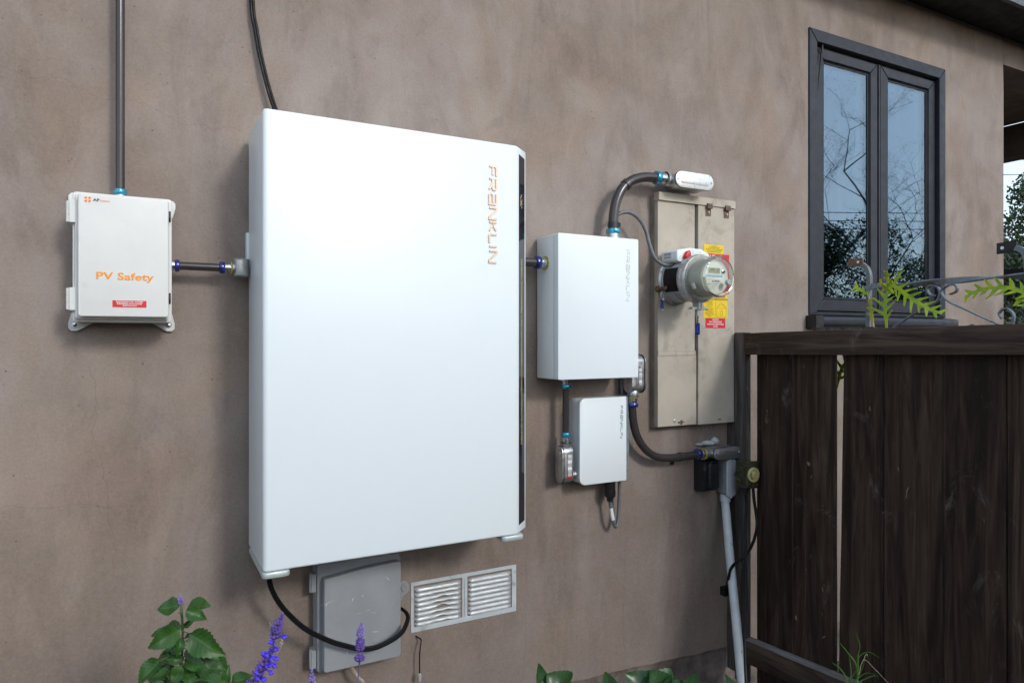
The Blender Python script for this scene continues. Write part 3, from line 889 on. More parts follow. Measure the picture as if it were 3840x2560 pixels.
# 4 upper bend, gateway top to conduit body over the meter panel
t = thing('conduit', 'thick brown conduit bending from the gateway box top over the meter panel', 'conduit', (1.488, -.07, 1.90), 'brown painted conduits')
pth = spline([(1.488, -.07, 1.930), (1.488, -.07, 1.950), (1.490, -.07, 1.989), (1.501, -.07, 2.041), (1.528, -.07, 2.090), (1.571, -.07, 2.124), (1.625, -.07, 2.142), (1.668, -.07, 2.146), (1.690, -.07, 2.147)], 7)
bm = newbm(); tube(bm, pth, .0178, 20); part('pipe', bm, 'conduit', t)
connector(t, (1.488, -.07, 1.944), (0, 0, -1), .0170, .0462, 'blue_nut', nutlen=.42)
connector(t, (1.678, -.07, 2.1465), (1, 0, .02), .0170, .050, 'blue_nut', 'black_plastic', .42)
strap(t, (1.546, -.07, 2.107), (.75, 0, .66), .0178, .015, 1)
bm = newbm(); lathe(bm, [(.0180, -.009), (.0195, -.009), (.0195, .009), (.0180, .009)], (1.4885, -.07, 1.957), (0, 0, 1), 22); box(bm, 1.5065, 1.513, -.082, -.072, 1.951, 1.965, .001)
part('cable_tie', bm, 'black_plastic', t)

def conduit_body(label, M4, L, W_, Dp, mats=('alu', 'alu_bright'), sticker=None, group='conduit bodies', hub_r=.0, two_hubs=()):
    """local frame: length along +X, cover faces -Y, body depth Dp behind it; M4 places it"""
    loc = M4 @ Vector((L / 2, 0, -W_ / 2))
    c = thing('conduit_fitting', label, 'conduit body', loc, group)
    def add(name, bm_, m, par, **kw):
        bmesh.ops.transform(bm_, matrix=M4, verts=bm_.verts[:])
        return part(name, bm_, m, par, **kw)
    b_ = newbm(); prism(b_, rrect(.002, L - .002, -W_ / 2 + .002, W_ / 2 - .002, W_ * .48, 8), 0.0, Dp, 'xz', .006, 3, front_only=False, ang=40)
    add('body', b_, mats[0], c)
    b_ = newbm(); prism(b_, rrect(0, L, -W_ / 2, W_ / 2, W_ * .5, 8), -.0055, -.0008, 'xz', .0012, 2, front_only=True)
    cv = add('cover', b_, mats[1], c)
    b_ = newbm(); prism(b_, rrect(-.001, L + .001, -W_ / 2 - .001, W_ / 2 + .001, W_ * .5, 8), -.0007, .0018, 'xz')
    add('gasket', b_, 'black_plastic', c)
    b_ = newbm(); prism(b_, rrect(W_ * .36, L - W_ * .36, -W_ * .24, W_ * .24, W_ * .22, 6), -.0080, -.0052, 'xz', .0022, 2, front_only=True)
    add('cover_boss', b_, mats[1], cv)
    for x in (W_ * .17, L - W_ * .17):
        b_ = newbm(); lathe(b_, [(.0042, 0), (.0042, .0012), (.0028, .0022)], (x, -.0055, 0), (0, -1, 0), 12)
        add('screw', b_, 'zinc', cv)
    return c, add

MT = Matrix.Translation
# top conduit body above the meter panel
cb1, add = conduit_body('bright aluminium conduit body above the beige meter panel', MT((1.742, -.108, 2.143)) , .186, .060, .075)
b_ = newbm(); lathe(b_, [(.022, -.018), (.024, -.016), (.024, -.004), (.021, .02)], (.0, .038, .0), (1, 0, 0), 24); add('hub', b_, 'alu', cb1)
# 5 drop conduit under the gateway
t = thing('conduit', 'short brown vertical conduit below the gateway box with blue nuts', 'conduit', (1.294, -.06, 1.19), 'brown painted conduits')
bm = newbm(); tube(bm, [(1.294, -.06, 1.385), (1.294, -.06, 1.22)], .0116, 18); part('pipe', bm, 'conduit', t)
connector(t, (1.294, -.06, 1.376), (0, 0, 1), .0118, .0385, 'blue_nut', nutlen=.45)
connector(t, (1.294, -.06, 1.228), (0, 0, -1), .0118, .038, 'blue_nut', 'black_plastic', .45)
# conduit body left of the small control box : cover faces left, length runs down
Rm = Matrix(((0, 1, 0, 0), (0, 0, -1, 0), (-1, 0, 0, 0), (0, 0, 0, 1)))     # local x->-z, y->+x, z->-y
cb2, add = conduit_body('conduit body with barcode sticker on the left side of the small control box', MT((1.274, -.055, 1.182)) @ Rm, .128, .048, .040, ('alu', 'alu'))
b_ = newbm(); lathe(b_, [(.015, -.010), (.0165, -.008), (.0165, .004), (.0145, .012)], (.0, .022, 0), (1, 0, 0), 22); add('hub', b_, 'alu', cb2)
b_ = newbm(); lathe(b_, [(.0135, .0), (.0135, .014), (.0155, .015), (.0155, .026)], (.104, .036, 0), (0, 1, 0), 22); add('side_hub', b_, 'alu', cb2)
bm = newbm(); prism(bm, rrect(1.290, 1.306, 1.078, 1.155, .002, 2), -.0794, -.0788, 'xz'); st = part('sticker', bm, 'bar', cb2, None, 0)
bm = newbm(); prism(bm, rrect(1.290, 1.306, 1.072, 1.0775, .001, 2), -.0794, -.0788, 'xz'); part('sticker', bm, 'red', cb2, None, 0)
# 6 lower bend
t = thing('conduit', 'brown conduit curving from the gateway box down towards the fence', 'conduit', (1.59, -.05, 1.10), 'brown painted conduits')
pth = spline([(1.589, -.05, 1.318), (1.589, -.05, 1.299), (1.592, -.05, 1.261), (1.603, -.05, 1.211), (1.625, -.05, 1.169), (1.659, -.05, 1.133), (1.706, -.05, 1.108), (1.765, -.05, 1.0995), (1.846, -.05, 1.0995), (1.912, -.05, 1.101)], 7)
bm = newbm(); tube(bm, pth, .0148, 20); part('pipe', bm, 'conduit', t)
connector(t, (1.589, -.05, 1.299), (0, 0, 1), .0148, .037, 'navy_nut', 'yellow', .45)
connector(t, (1.897, -.05, 1.101), (1, 0, 0), .0148, .040, 'navy_nut', 'yellow', .45)
strap(t, (1.818, -.05, 1.0995), (1, 0, 0), .0148, .014, 1)
# conduit body behind the gateway's right edge : cover faces right
Rr = Matrix(((0, -1, 0, 0), (0, 0, -1, 0), (1, 0, 0, 0), (0, 0, 0, 1)))      # local x->+z, y->-x, z->-y
cb3, add = conduit_body('tall conduit body with barcode sticker tucked under the gateway box corner', MT((1.622, -.055, 1.352)) @ Rr, .140, .056, .058, ('alu', 'alu'))
b_ = newbm(); lathe(b_, [(.0195, -.0165), (.021, -.014), (.021, .0), (.018, .012)], (.0, .033, 0), (1, 0, 0), 22); add('hub', b_, 'alu', cb3)
bm = newbm(); prism(bm, rrect(1.594, 1.608, 1.380, 1.444, .002, 2), -.0836, -.0829, 'xz'); part('sticker', bm, 'bar', cb3, None, 0)
bm = newbm(); prism(bm, rrect(1.592, 1.602, 1.446, 1.4505, .001, 2), -.0836, -.0829, 'xz'); part('sticker', bm, 'red', cb3, None, 0)
# conduit body by the fence
cb4, add = conduit_body('dull aluminium conduit body at the wall end beside the fence post', MT((1.962, -.078, 1.1015)), .142, .047, .06, ('alu', 'alu'))
b_ = newbm(); lathe(b_, [(.0195, -.026), (.021, -.024), (.021, -.010), (.018, .01)], (.0, .028, 0), (1, 0, 0), 22); add('hub', b_, 'alu', cb4)
bm = newbm()
for (x, y, z, r, sx, sz) in ((2.000, -.012, 1.134, .016, 2.2, .7), (2.028, -.018, 1.142, .015, 1.3, 1.0), (1.962, -.004, 1.130, .010, 2.6, .5)):
    q = newbm(); bmesh.ops.create_icosphere(q, subdivisions=3, radius=r)
    for v in q.verts:
        v.co = Vector((v.co.x * sx, v.co.y, v.co.z * sz)) * (1 + .25 * mnoise.noise(v.co * 60)) + Vector((x, y, z))
    merge(bm, q)
single('sealant_lump', bm, 'caulk', 'lump of pale sealant on the wall above the fence side conduit body', 'sealant')

# ================================================================== GATEWAY BOX
gw = thing('gateway_box', 'white gateway box with pale vertical lettering, between cabinet and meter', 'electrical box', (1.372, -.08, 1.415))
bm = newbm(); prism(bm, rrect(1.207, 1.538, 1.415, 1.898, .004, 3), -.118, -.012, 'xz', .002, 2); part('back_box', bm, 'white', gw)
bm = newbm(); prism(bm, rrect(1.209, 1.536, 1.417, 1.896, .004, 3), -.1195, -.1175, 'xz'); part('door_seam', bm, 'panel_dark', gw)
bm = newbm(); prism(bm, rrect(1.207, 1.538, 1.415, 1.898, .005, 3), -.150, -.1195, 'xz', .003, 3); dr = part('door', bm, 'white', gw)
wordmark(dr, 1.4835, 1.4995, 1.680, 1.860, .150, 'letter_pale', .0003, .0030)

# ================================================================== SMALL CONTROL BOX
sb = thing('control_box', 'small white control box with grey trim edge, below the gateway box', 'electrical box', (1.44, -.045, 1.04))
bm = newbm(); prism(bm, rrect(1.338, 1.556, 1.045, 1.340, .022, 6), -.066, -.006, 'xz', .003, 2); part('back_box', bm, 'white2', sb)
bm = newbm()
pl = rrect(1.3355, 1.62, 1.0425, 1.3435, .024, 7)
pl = [p for p in pl if p[0] < 1.5] 
pl = [(1.537, 1.0425), (1.537, 1.3435)] + [p for p in pl]
prism(bm, pl, -.0845, -.0665, 'xz', .0025, 2, 40); fr = part('front_cover', bm, 'white2', sb)
bm = newbm()
tt = newbm()
rows_ = []
for i in range(13):
    z = 1.0425 + (1.3435 - 1.0425) * i / 12
    bul = .022 + .012 * sin(pi * i / 12)
    rows_.append([tt.verts.new(p) for p in ((1.5375, -.0845, z), (1.5375 + bul * .55, -.074, z), (1.5375 + bul, -.054, z), (1.5375 + bul, -.010, z), (1.5375, -.010, z))])
for a, b in zip(rows_, rows_[1:]):
    for k_ in range(5):
        tt.faces.new((a[k_], b[k_], b[(k_ + 1) % 5], a[(k_ + 1) % 5]))
tt.faces.new(rows_[0]); tt.faces.new(rows_[-1][::-1])
merge(bm, tt)
part('side_trim', bm, 'stripe', sb, 'curved blue grey trim along the right edge')
wordmark(fr, 1.5085, 1.5205, 1.1955, 1.312, .0845, 'letter_grey', .0003, .0024)
# plug and cable
pg = thing('cable_plug', 'black cable plug under the small control box with white tagged grey cable', 'plug', (1.492, -.05, .96))
bm = newbm(); lathe(bm, [(.0175, 0), (.0195, .002), (.0195, .032), (.0185, .034), (.0185, .036), (.0205, .038), (.0205, .058), (.019, .062), (.0125, .066), (.0105, .080)], (1.492, -.045, 1.044), (0, 0, -1), 22); part('plug_body', bm, 'black_plastic', pg)
cpts = spline([(1.492, -.045, .970), (1.496, -.045, .945), (1.503, -.045, .905), (1.512, -.043, .880), (1.524, -.040, .868), (1.535, -.036, .890), (1.542, -.032, .94), (1.546, -.030, 1.0), (1.547, -.0295, 1.04)], 7)
bm = newbm(); tube(bm, cpts, .0065, 14); part('cable', bm, 'grey_cable', pg)
sl = cpts[8:17]
bm = newbm(); tube(bm, sl, .0071, 14); tg = part('cable_tag', bm, 'sticker_w', pg)
bm = walltext('ASH-100496-021', 1.4985, .956, .0527, .0055, bold=.0001, rot=radians(80), depth=.0001); part('lettering', bm, 'ink', tg, None, 0, False)
bm = newbm(); tube(bm, [(1.5665, -.018, 1.346), (1.5665, -.018, 1.417)], .0075, 14)
single('grey_cable', bm, 'grey_cable', 'short grey cable between gateway box and small control box', 'cable')
# grey cable to the meter adapter
bm = newbm(); tube(bm, spline([(1.500, -.055, 1.982), (1.512, -.06, 1.995), (1.535, -.064, 2.006), (1.565, -.067, 2.008), (1.603, -.07, 1.989), (1.631, -.075, 1.948), (1.643, -.082, 1.896), (1.660, -.09, 1.848), (1.692, -.098, 1.824), (1.722, -.105, 1.823), (1.745, -.108, 1.836)], 7), .0070, 14)
single('grey_cable', bm, 'grey_cable', 'grey cable looping from the thick bent conduit to the meter adapter', 'cable')

# ================================================================== METER PANEL
mp = thing('meter_cabinet', 'tall weathered beige meter panel with warning stickers', 'electrical panel', (1.9, -.03, 1.22))
PX0, PX1, PZ0, PZ1 = 1.716, 2.106, 1.218, 2.098
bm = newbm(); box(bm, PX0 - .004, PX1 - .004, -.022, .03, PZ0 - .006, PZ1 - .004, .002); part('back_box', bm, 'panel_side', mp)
bm = newbm(); box(bm, PX0 + .01, PX1 - .01, -.0224, -.0218, PZ0, PZ1 - .03); part('gap_backing', bm, 'panel_dark', mp)  # dark plate painting the shade between the covers
bm = newbm(); box(bm, PX0 - .003, PX1 + .001, -.052, -.0225, PZ1 - .026, PZ1 + .004, .003); part('top_cap', bm, 'panel', mp)
bm = newbm(); box(bm, PX0, 1.899, -.042, -.0225, 1.5045, PZ1 - .0265, .003); part('cover', bm, 'panel', mp)
bm = newbm(); box(bm, PX0, 1.903, -.0445, -.0225, 1.487, 1.5040, .002); part('cover_lip', bm, 'panel', mp)
bm = newbm(); box(bm, PX0, 1.907, -.042, -.0225, PZ0, 1.4865, .003); lower = part('cover', bm, 'panel', mp)
bm = newbm(); box(bm, 1.914, PX1, -.046, -.0225, PZ0 - .002, PZ1 - .0265, .003); door = part('door', bm, 'panel', mp)
for x in (1.965, 2.062):
    bm = newbm(); box(bm, x - .013, x + .013, -.0485, -.0462, 2.032, 2.064, .001); box(bm, x - .013, x + .013, -.058, -.0525, 2.060, 2.079, .003)
    cl = part('clip', bm, 'rust', mp)
    bm = newbm(); lathe(bm, [(.0045, 0), (.0045, .002), (.003, .0035)], (x, -.0486, 2.046), (0, -1, 0), 12); part('screw', bm, 'zinc', cl)
bm = newbm(); lathe(bm, [(.0065, 0), (.0065, .002), (.004, .004)], (1.797, -.0422, 1.238), (0, -1, 0), 14); part('screw', bm, 'alu_bright', mp)
bm = newbm(); box(bm, 1.815, 1.842, -.0465, -.0421, 1.228, 1.233, .001); box(bm, 1.828, 1.833, -.0468, -.0421, 1.222, 1.238); part('latch', bm, 'rust', mp)
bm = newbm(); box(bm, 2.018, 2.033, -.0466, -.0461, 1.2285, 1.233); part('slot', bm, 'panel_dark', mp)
# stickers
def sticker(name, x0, x1, z0, z1, m, label, d=.0467):
    bm_ = newbm(); prism(bm_, rrect(x0, x1, z0, z1, .0015, 2), -d, -d + .0005, 'xz')
    return part(name, bm_, m, door, label, 0)
s1 = sticker('warning_label', 1.944, 2.047, 1.886, 1.921, 'sticker_y', 'yellow three power source caution label')
for i, (s, sz) in enumerate((('CAUTION', .0058), ('TRI POWER SOURCE', .0056), ('FIRST SOURCE IS UTILITY ELECTRICAL GRID', .0042), ('SECOND SOURCE IS AC BATTERY', .0046), ('THIRD SOURCE IS PV INVERTER', .0046))):
    part('lettering', walltext(s, 1.9955, 1.9135 - i * .0058, .0470, sz, width=1.1, depth=.0001, align='CENTER'), 'ink', door, None, 0, False)
sticker('warning_label', 1.944, 2.078, 1.729, 1.885, 'sticker_r', 'large red caution label half hidden by the meter')
part('lettering', walltext('CAUTION', 1.992, 1.8655, .0470, .021, width=.92, bold=.0006, depth=.0001, align='CENTER'), 'ink_white', door, None, 0, False)
sticker('warning_label', 1.940, 2.068, 1.632, 1.7285, 'sticker_y', 'yellow rapid shutdown label with house diagram')
part('lettering', walltext('SOLAR PV SYSTEM EQUIPPED', 2.012, 1.7135, .0470, .0072, width=.95, depth=.0001, align='CENTER', bold=.0001), 'ink', door, None, 0, False)
part('lettering', walltext('WITH RAPID SHUTDOWN', 2.020, 1.7030, .0470, .0085, width=.98, depth=.0001, align='CENTER', bold=.00015), 'ink', door, None, 0, False)
for i, s in enumerate(('TURN RAPID', 'SHUTDOWN', 'SWITCH TO', '"OFF" TO', 'SHUT DOWN PV', 'SYSTEM AND', 'REDUCE SHOCK', 'HAZARD IN THE', 'ARRAY')):
    part('lettering', walltext(s, 1.972, 1.6945 - i * .0072, .0470, .0060, width=.96, depth=.0001, align='CENTER'), 'ink_brown', door, None, 0, False)
bm = newbm()
def ln(x0, z0, x1, z1, w_=.0008):
    ribbon(bm, [(x0, z0), (x1, z1)], w_, -.0470, -.0466, lambda a, b, y: (a, y, b))
ln(2.0035, 1.635, 2.0035, 1.699, .0006)
for a in ((2.008, 1.672, 2.035, 1.694), (2.035, 1.694, 2.062, 1.672), (2.062, 1.6715, 2.008, 1.6715), (2.011, 1.671, 2.011, 1.637), (2.011, 1.6365, 2.060, 1.6365), (2.060, 1.637, 2.060, 1.671), (2.022, 1.674, 2.022, 1.6835), (2.048, 1.674, 2.048, 1.6835), (2.0225, 1.6839, 2.0475, 1.6839), (2.035, 1.671, 2.035, 1.6605),
          (2.029, 1.642, 2.029, 1.660), (2.041, 1.642, 2.041, 1.660), (2.029, 1.6602, 2.041, 1.6602), (2.029, 1.6418, 2.041, 1.6418)):
    ln(*a)
part('house_diagram', bm, 'ink_brown', door, None, 0)
sticker('warning_label', 1.951, 2.056, 1.592, 1.6315, 'sticker_r', 'red dual power source caution label')
for i, (s, sz, wd) in enumerate((('CAUTION', .0098, .8), ('DUAL POWER SOURCE', .0090, .72), ('SECOND SOURCE IS ENERGY STORAGE', .0072, .68), ('SYSTEM', .0062, 1.05))):
    part('lettering', walltext(s, 2.003, 1.6225 - i * .0088, .0470, sz, width=wd, depth=.0001, align='CENTER', bold=.0002), 'ink_white', door, None, 0, False)

# ------------------------------------------------------------------ meter adapter and meter
MX, MZ = 1.796, 1.769
col_ = thing('meter_adapter', 'grey round meter adapter collar with black cooling fins on the meter panel', 'meter adapter', (MX, -.1, MZ - .09))
bm = newbm(); lathe(bm, [(.086, .042), (.0905, .044), (.0905, .058), (.086, .062), (.083, .064)], (MX, 0, MZ), (0, -1, 0), 56); part('flange', bm, 'meter_ring', col_)
bm = newbm(); lathe(bm, [(.0815, .060), (.0835, .064), (.0835, .072), (.0815, .074), (.0815, .148), (.079, .152)], (MX, 0, MZ), (0, -1, 0), 56); body = part('collar_body', bm, 'collar', col_)
bm = newbm()
prof = []
tt = newbm()
nf = 11
ang0, ang1 = radians(152), radians(212)
for i in range(nf):
    y0 = .079 + i * .0058
    ring = []
    for q in range(15):
        a = ang0 + (ang1 - ang0) * q / 14
        ring.append(a)
    vv = [[tt.verts.new((MX + r_ * cos(a), -y, MZ + r_ * sin(a))) for a in ring] for (r_, y) in ((.0812, y0), (.0868, y0 + .0004), (.0868, y0 + .0030), (.0812, y0 + .0034))]
    for r_ in range(3):
        for q in range(14):
            tt.faces.new((vv[r_][q], vv[r_][q + 1], vv[r_ + 1][q + 1], vv[r_ + 1][q]))
merge(bm, tt)
part('cooling_fins', bm, 'fin', col_, 'row of black cooling fins')
bm = newbm()
ring = [ang0 - .03 + (ang1 - ang0 + .06) * q / 16 for q in range(17)]
a_ = [[bm.verts.new((MX + .0825 * cos(a), -y, MZ + .0825 * sin(a))) for a in ring] for y in (.076, .146)]
for q in range(16): bm.faces.new((a_[0][q], a_[0][q + 1], a_[1][q + 1], a_[1][q]))
part('fin_backing', bm, 'fin', col_)
bm = newbm()
for j in range(2):
    for i in range(9):
        a = radians(222 + i * 4.2)
        b2 = newbm(); box(b2, -.0010, .0010, -.0003, .0003, 0, .0075 if j else .012)
        bmesh.ops.transform(b2, matrix=MT((MX + .0818 * cos(a), -.112 - j * .018, MZ + .0818 * sin(a))) @ Matrix.Rotation(radians(90), 4, 'X') @ Matrix.Rotation(a - pi / 2, 4, 'Z') , verts=b2.verts[:])
        merge(bm, b2)
part('print', bm, 'charcoal', body, None, 0)
# white electronics module on top
md = newbm(); prism(md, [(1.716, 1.838), (1.716, 1.868), (1.722, 1.874), (1.778, 1.884), (1.835, 1.882), (1.872, 1.866), (1.876, 1.850), (1.85, 1.842), (1.80, 1.846), (1.765, 1.838), (1.74, 1.830), (1.724, 1.830)], -.148, -.062, 'xz', .005, 3, 30)
mod = part('switch_module', md, 'white2', col_, 'white electronics module on top of the collar')
bm = newbm(); box(bm, 1.790, 1.834, -.150, -.1465, 1.862, 1.876, .001); part('dial_window', bm, 'meter_face', mod)
bm = newbm(); prism(bm, [(1.741, 1.849), (1.752, 1.868), (1.764, 1.873), (1.770, 1.856), (1.762, 1.842), (1.748, 1.840)], -.166, -.1485, 'xz', .003, 2); part('red_switch', bm, 'red', mod, 'red pull tab')
bm = newbm(); prism(bm, rrect(-.115, -.078, 1.846, 1.866, .001, 2), 1.7156, 1.7161, 'yz'); part('sticker', bm, 'bar', mod, None, 0)
# the ring clamp
bm = newbm(); lathe(bm, [(.080, .150), (.0865, .152), (.0882, .158), (.0882, .166), (.0855, .170), (.0885, .174), (.0885, .184), (.085, .189), (.079, .190)], (MX, 0, MZ), (0, -1, 0), 60); rg = part('clamp_ring', bm, 'meter_ring', col_)
bm = newbm()
box(bm, MX - .012, MX - .002, -.186, -.154, MZ - .112, MZ - .084, .002); box(bm, MX + .002, MX + .012, -.186, -.154, MZ - .112, MZ - .084, .002)
box(bm, MX - .036, MX - .004, -.180, -.160, MZ - .112, MZ - .1035, .002); box(bm, MX + .004, MX + .028, -.180, -.160, MZ - .112, MZ - .1035, .002)
lathe(bm, [(.006, 0), (.006, .018), (.004, .020)], (MX + .026, -.170, MZ - .1075), (1, 0, 0), 14)
prism(bm, [(MX - .010, MZ - .112), (MX + .010, MZ - .112), (MX + .008, MZ - .132), (MX + .003, MZ - .138), (MX - .006, MZ - .138), (MX - .010, MZ - .13)], -.177, -.163, 'xz', .0015, 1)
part('clamp_latch', bm, 'meter_ring', rg, 'cast clamp latch hanging below the ring')
bm = newbm(); lathe(bm, [(.0125, 0), (.0125, .012), (.0085, .013), (.0085, .038), (.0065, .0385), (.0065, .048), (.0075, .0485), (.0075, .052), (.004, .053)], (1.712, -.045, 1.737), (-.1, -1, 0), 18)
part('lock_barrel', bm, 'rust', col_, 'steel lock barrel beside the collar')

mt_ = thing('electric_meter', 'round glass covered electric meter with digital display', 'meter', (MX, -.23, MZ - .08))
bm = newbm(); lathe(bm, [(.060, .188), (.066, .190), (.066, .252), (.064, .255)], (MX, 0, MZ), (0, -1, 0), 48); ib = part('inner_body', bm, 'meter_inner', mt_)
bm = newbm(); lathe(bm, [(.0, .2552), (.0605, .2552), (.0605, .2572), (.0, .2572)], (MX, 0, MZ), (0, -1, 0), 48); fp = part('face_plate', bm, 'meter_face', mt_)
bm = newbm(); prism(bm, rrect(MX - .034, MX + .021, MZ + .012, MZ + .033, .002, 2), -.2586, -.2573, 'xz'); part('display_frame', bm, 'meter_inner', fp)
bm = newbm(); prism(bm, rrect(MX - .031, MX + .018, MZ + .0145, MZ + .0305, .001, 2), -.2592, -.2587, 'xz'); part('display', bm, 'meter_lcd', fp, None, 0)
bm = newbm(); box(bm, MX - .046, MX + .032, -.2578, -.2573, MZ - .001, MZ + .007); part('blue_band', bm, 'meter_blue', fp, None, 0)
bm = newbm(); prism(bm, [(MX - .045, MZ - .002), (MX + .028, MZ - .002), (MX + .006, MZ - .034), (MX - .006, MZ - .052), (MX - .028, MZ - .044)], -.2578, -.2573, 'xz'); part('name_plate', bm, 'sticker_w', fp, None, 0)
part('lettering', walltext('6234629', MX - .018, MZ - .0185, .2582, .0105, width=1.0, depth=.0001, bold=.0001), 'charcoal', fp, None, 0, False)
bm = newbm()
for i, (x0, x1) in enumerate(((-.040, -.020), (-.038, .010), (-.033, .006), (-.028, .0), (-.025, -.004))):
    z = MZ - .0085 - (i > 0) * (.0135) - i * .005
    box(bm, MX + x0, MX + x1, -.2582, -.2579, z, z + (.0032 if i == 1 else .0011))
part('print', bm, 'meter_ring', fp, None, 0)
bm = newbm(); lathe(bm, [(.0075, 0), (.0075, .003), (.0050, .0045)], (MX + .036, -.2573, MZ + .020), (0, -1, 0), 18); part('sensor_rim', bm, 'zinc', fp)
bm = newbm(); lathe(bm, [(.0046, .0046), (.0046, .0072), (.003, .008)], (MX + .036, -.2573, MZ + .020), (0, -1, 0), 16); part('sensor', bm, 'black_plastic', fp)
bm = newbm(); lathe(bm, [(.082, .187), (.083, .190), (.0815, .194), (.0780, .197), (.0750, .262), (.0730, .270), (.0690, .2755), (.0640, .2775), (0, .2780)], (MX, 0, MZ), (0, -1, 0), 60, cap=False); gc = part('glass_cover', bm, 'meter_glass', mt_, 'clear domed glass cover', 40)
bm = newbm(); lathe(bm, [(.0735, .2660), (.0752, .2672), (.0742, .2720), (.0712, .2765), (.0680, .2782), (.0664, .2776), (.0700, .2740), (.0722, .2690)], (MX, 0, MZ), (0, -1, 0), 60, cap=False); part('cover_rim', bm, 'meter_rim', gc)
bm = newbm(); lathe(bm, [(.0095, 0), (.0095, .009), (.0105, .0095), (.0105, .013), (.0085, .0145)], (MX + .034, -.277, MZ - .020), (0, -1, 0), 20); kb = part('reset_knob', bm, 'meter_ring', mt_)
bm = newbm()
for a in range(3):
    lathe(bm, [(.0014, 0), (.0014, .0012)], (MX + .034 + .0042 * cos(a * 2.1 + .5), -.2915, MZ - .020 + .0042 * sin(a * 2.1 + .5)), (0, -1, 0), 8)
part('knob_pin', bm, 'charcoal', kb)
bm = newbm()
a_ = [[bm.verts.new((MX + .0768 * cos(a), -y, MZ + .0768 * sin(a))) for a in [radians(196 + 2.4 * q) for q in range(8)]] for y in (.212, .232)]
for q in range(7): bm.faces.new((a_[0][q], a_[0][q + 1], a_[1][q + 1], a_[1][q]))
part('sticker', bm, 'sticker_w', gc, None, 0)
# seals
for x, y, z, lab in ((1.7085, -.075, 1.7000, 'clear tag seal with blue insert hanging from the lock barrel'), (1.792, -.172, 1.6080, 'clear tag seal with blue insert hanging from the meter clamp')):
    s_ = thing('tag_seal', lab, 'seal', (x, y, z - .04), 'clear wire tag seals')
    bm = newbm(); box(bm, x - .0075, x + .0075, y - .0035, y + .0035, z - .042, z, .0015); part('clear_case', bm, 'seal_clear', s_)
    bm = newbm(); box(bm, x - .0042, x + .0042, y - .0015, y + .0015, z - .038, z - .005, .001); lathe(bm, [(.0052, -.002), (.0052, .002)], (x, y, z - .034), (0, 1, 0), 14); part('insert', bm, 'seal_blue', s_)
    bm = newbm(); tube(bm, spline([(x - .0052, y, z - .002), (x - .0050, y, z + .018), (x, y + .001, z + .028), (x + .0050, y, z + .018), (x + .0052, y, z - .002)], 6), .0008, 6); part('wire', bm, 'zinc', s_)

# ================================================================== OUTLET, PVC BODY, TIMER
ob = thing('outlet_box', 'dusty black weatherproof outlet box below the wall end conduit body', 'outlet box', (1.972, -.03, .952))
bm = newbm(); box(bm, 1.934, 2.010, -.045, .0, .953, 1.072, .004); part('back_box', bm, 'black_dusty', ob)
bm = newbm(); box(bm, 1.936, 2.010, -.052, -.0455, .955, 1.070, .003); part('cover', bm, 'black_dusty', ob)
bm = newbm(); prism(bm, rrect(1.952, 2.006, .964, 1.062, .008, 4), -.066, -.0525, 'xz', .005, 3); part('flap', bm, 'black_dusty', ob)
bm = newbm(); tube(bm, spline([(1.955, -.067, 1.055), (1.953, -.070, 1.02), (1.953, -.070, .985), (1.960, -.070, .968), (1.985, -.069, .966)], 5), .0028, 8); part('flap_lever', bm, 'black_dusty', ob)
for x in (1.966, 1.992):
    bm = newbm(); lathe(bm, [(.005, -.009), (.005, .009)], (x, -.0595, 1.066), (1, 0, 0), 12); part('hinge', bm, 'black_dusty', ob)
pb = thing('conduit_fitting', 'painted grey plastic conduit body between the outlet box and fence post', 'conduit body', (2.073, -.03, .90), 'conduit bodies')
bm = newbm(); prism(bm, [(2.050, .935), (2.062, .925), (2.086, .925), (2.096, .935), (2.096, 1.068), (2.05, 1.068)], -.056, -.002, 'xz', .004, 2); part('body', bm, 'pvc_dark', pb)
bm = newbm(); prism(bm, [(2.049, .930), (2.056, .922), (2.068, .922), (2.070, .914), (2.077, .914), (2.079, .922), (2.091, .922), (2.098, .930), (2.098, 1.062), (2.091, 1.070), (2.079, 1.070), (2.077, 1.078), (2.070, 1.078), (2.068, 1.070), (2.056, 1.070), (2.049, 1.062)], -.0635, -.0565, 'xz', .002, 2); cv = part('cover', bm, 'pvc', pb)
for z in (1.073, .919):
    bm = newbm(); lathe(bm, [(.0036, 0), (.0036, .0015), (.002, .003)], (2.0735, -.0636, z), (0, -1, 0), 10); part('screw', bm, 'zinc', cv)
bm = newbm(); lathe(bm, [(.021, 0), (.0215, .002), (.0215, .028), (.019, .030)], (2.072, -.030, .926), (-.06, -.06, -1), 24); part('hub', bm, 'pvc', pb)
bm = newbm(); tube(bm, spline([(2.069, -.032, .905), (2.060, -.046, .868), (2.012, -.115, .70), (1.935, -.225, .475), (1.845, -.352, .20), (1.80, -.42, .02)], 8), .0166, 20)
single('plastic_pipe', bm, 'pvc', 'pale painted plastic pipe leaning down from the grey conduit body to the ground', 'pipe')
tm = thing('outdoor_timer', 'smoky plastic outdoor timer with yellowed round dial on the fence post', 'timer', (2.08, -.13, .974))
bm = newbm(); box(bm, 2.050, 2.112, -.160, -.109, .976, 1.074, .007, 3); part('case', bm, 'timer_clear', tm)
bm = newbm(); prism(bm, rrect(2.049, 2.113, .972, 1.078, .010, 4), -.1645, -.1605, 'xz', .0015, 2); part('case_rim', bm, 'timer_clear', tm)
bm = newbm(); lathe(bm, [(.0285, 0), (.0285, .007), (.0270, .009), (.0235, .009), (.0230, .0075), (.0, .0075)], (2.081, -.1645, 1.026), (0, -1, 0), 36); dl = part('dial', bm, 'timer_dial', tm)
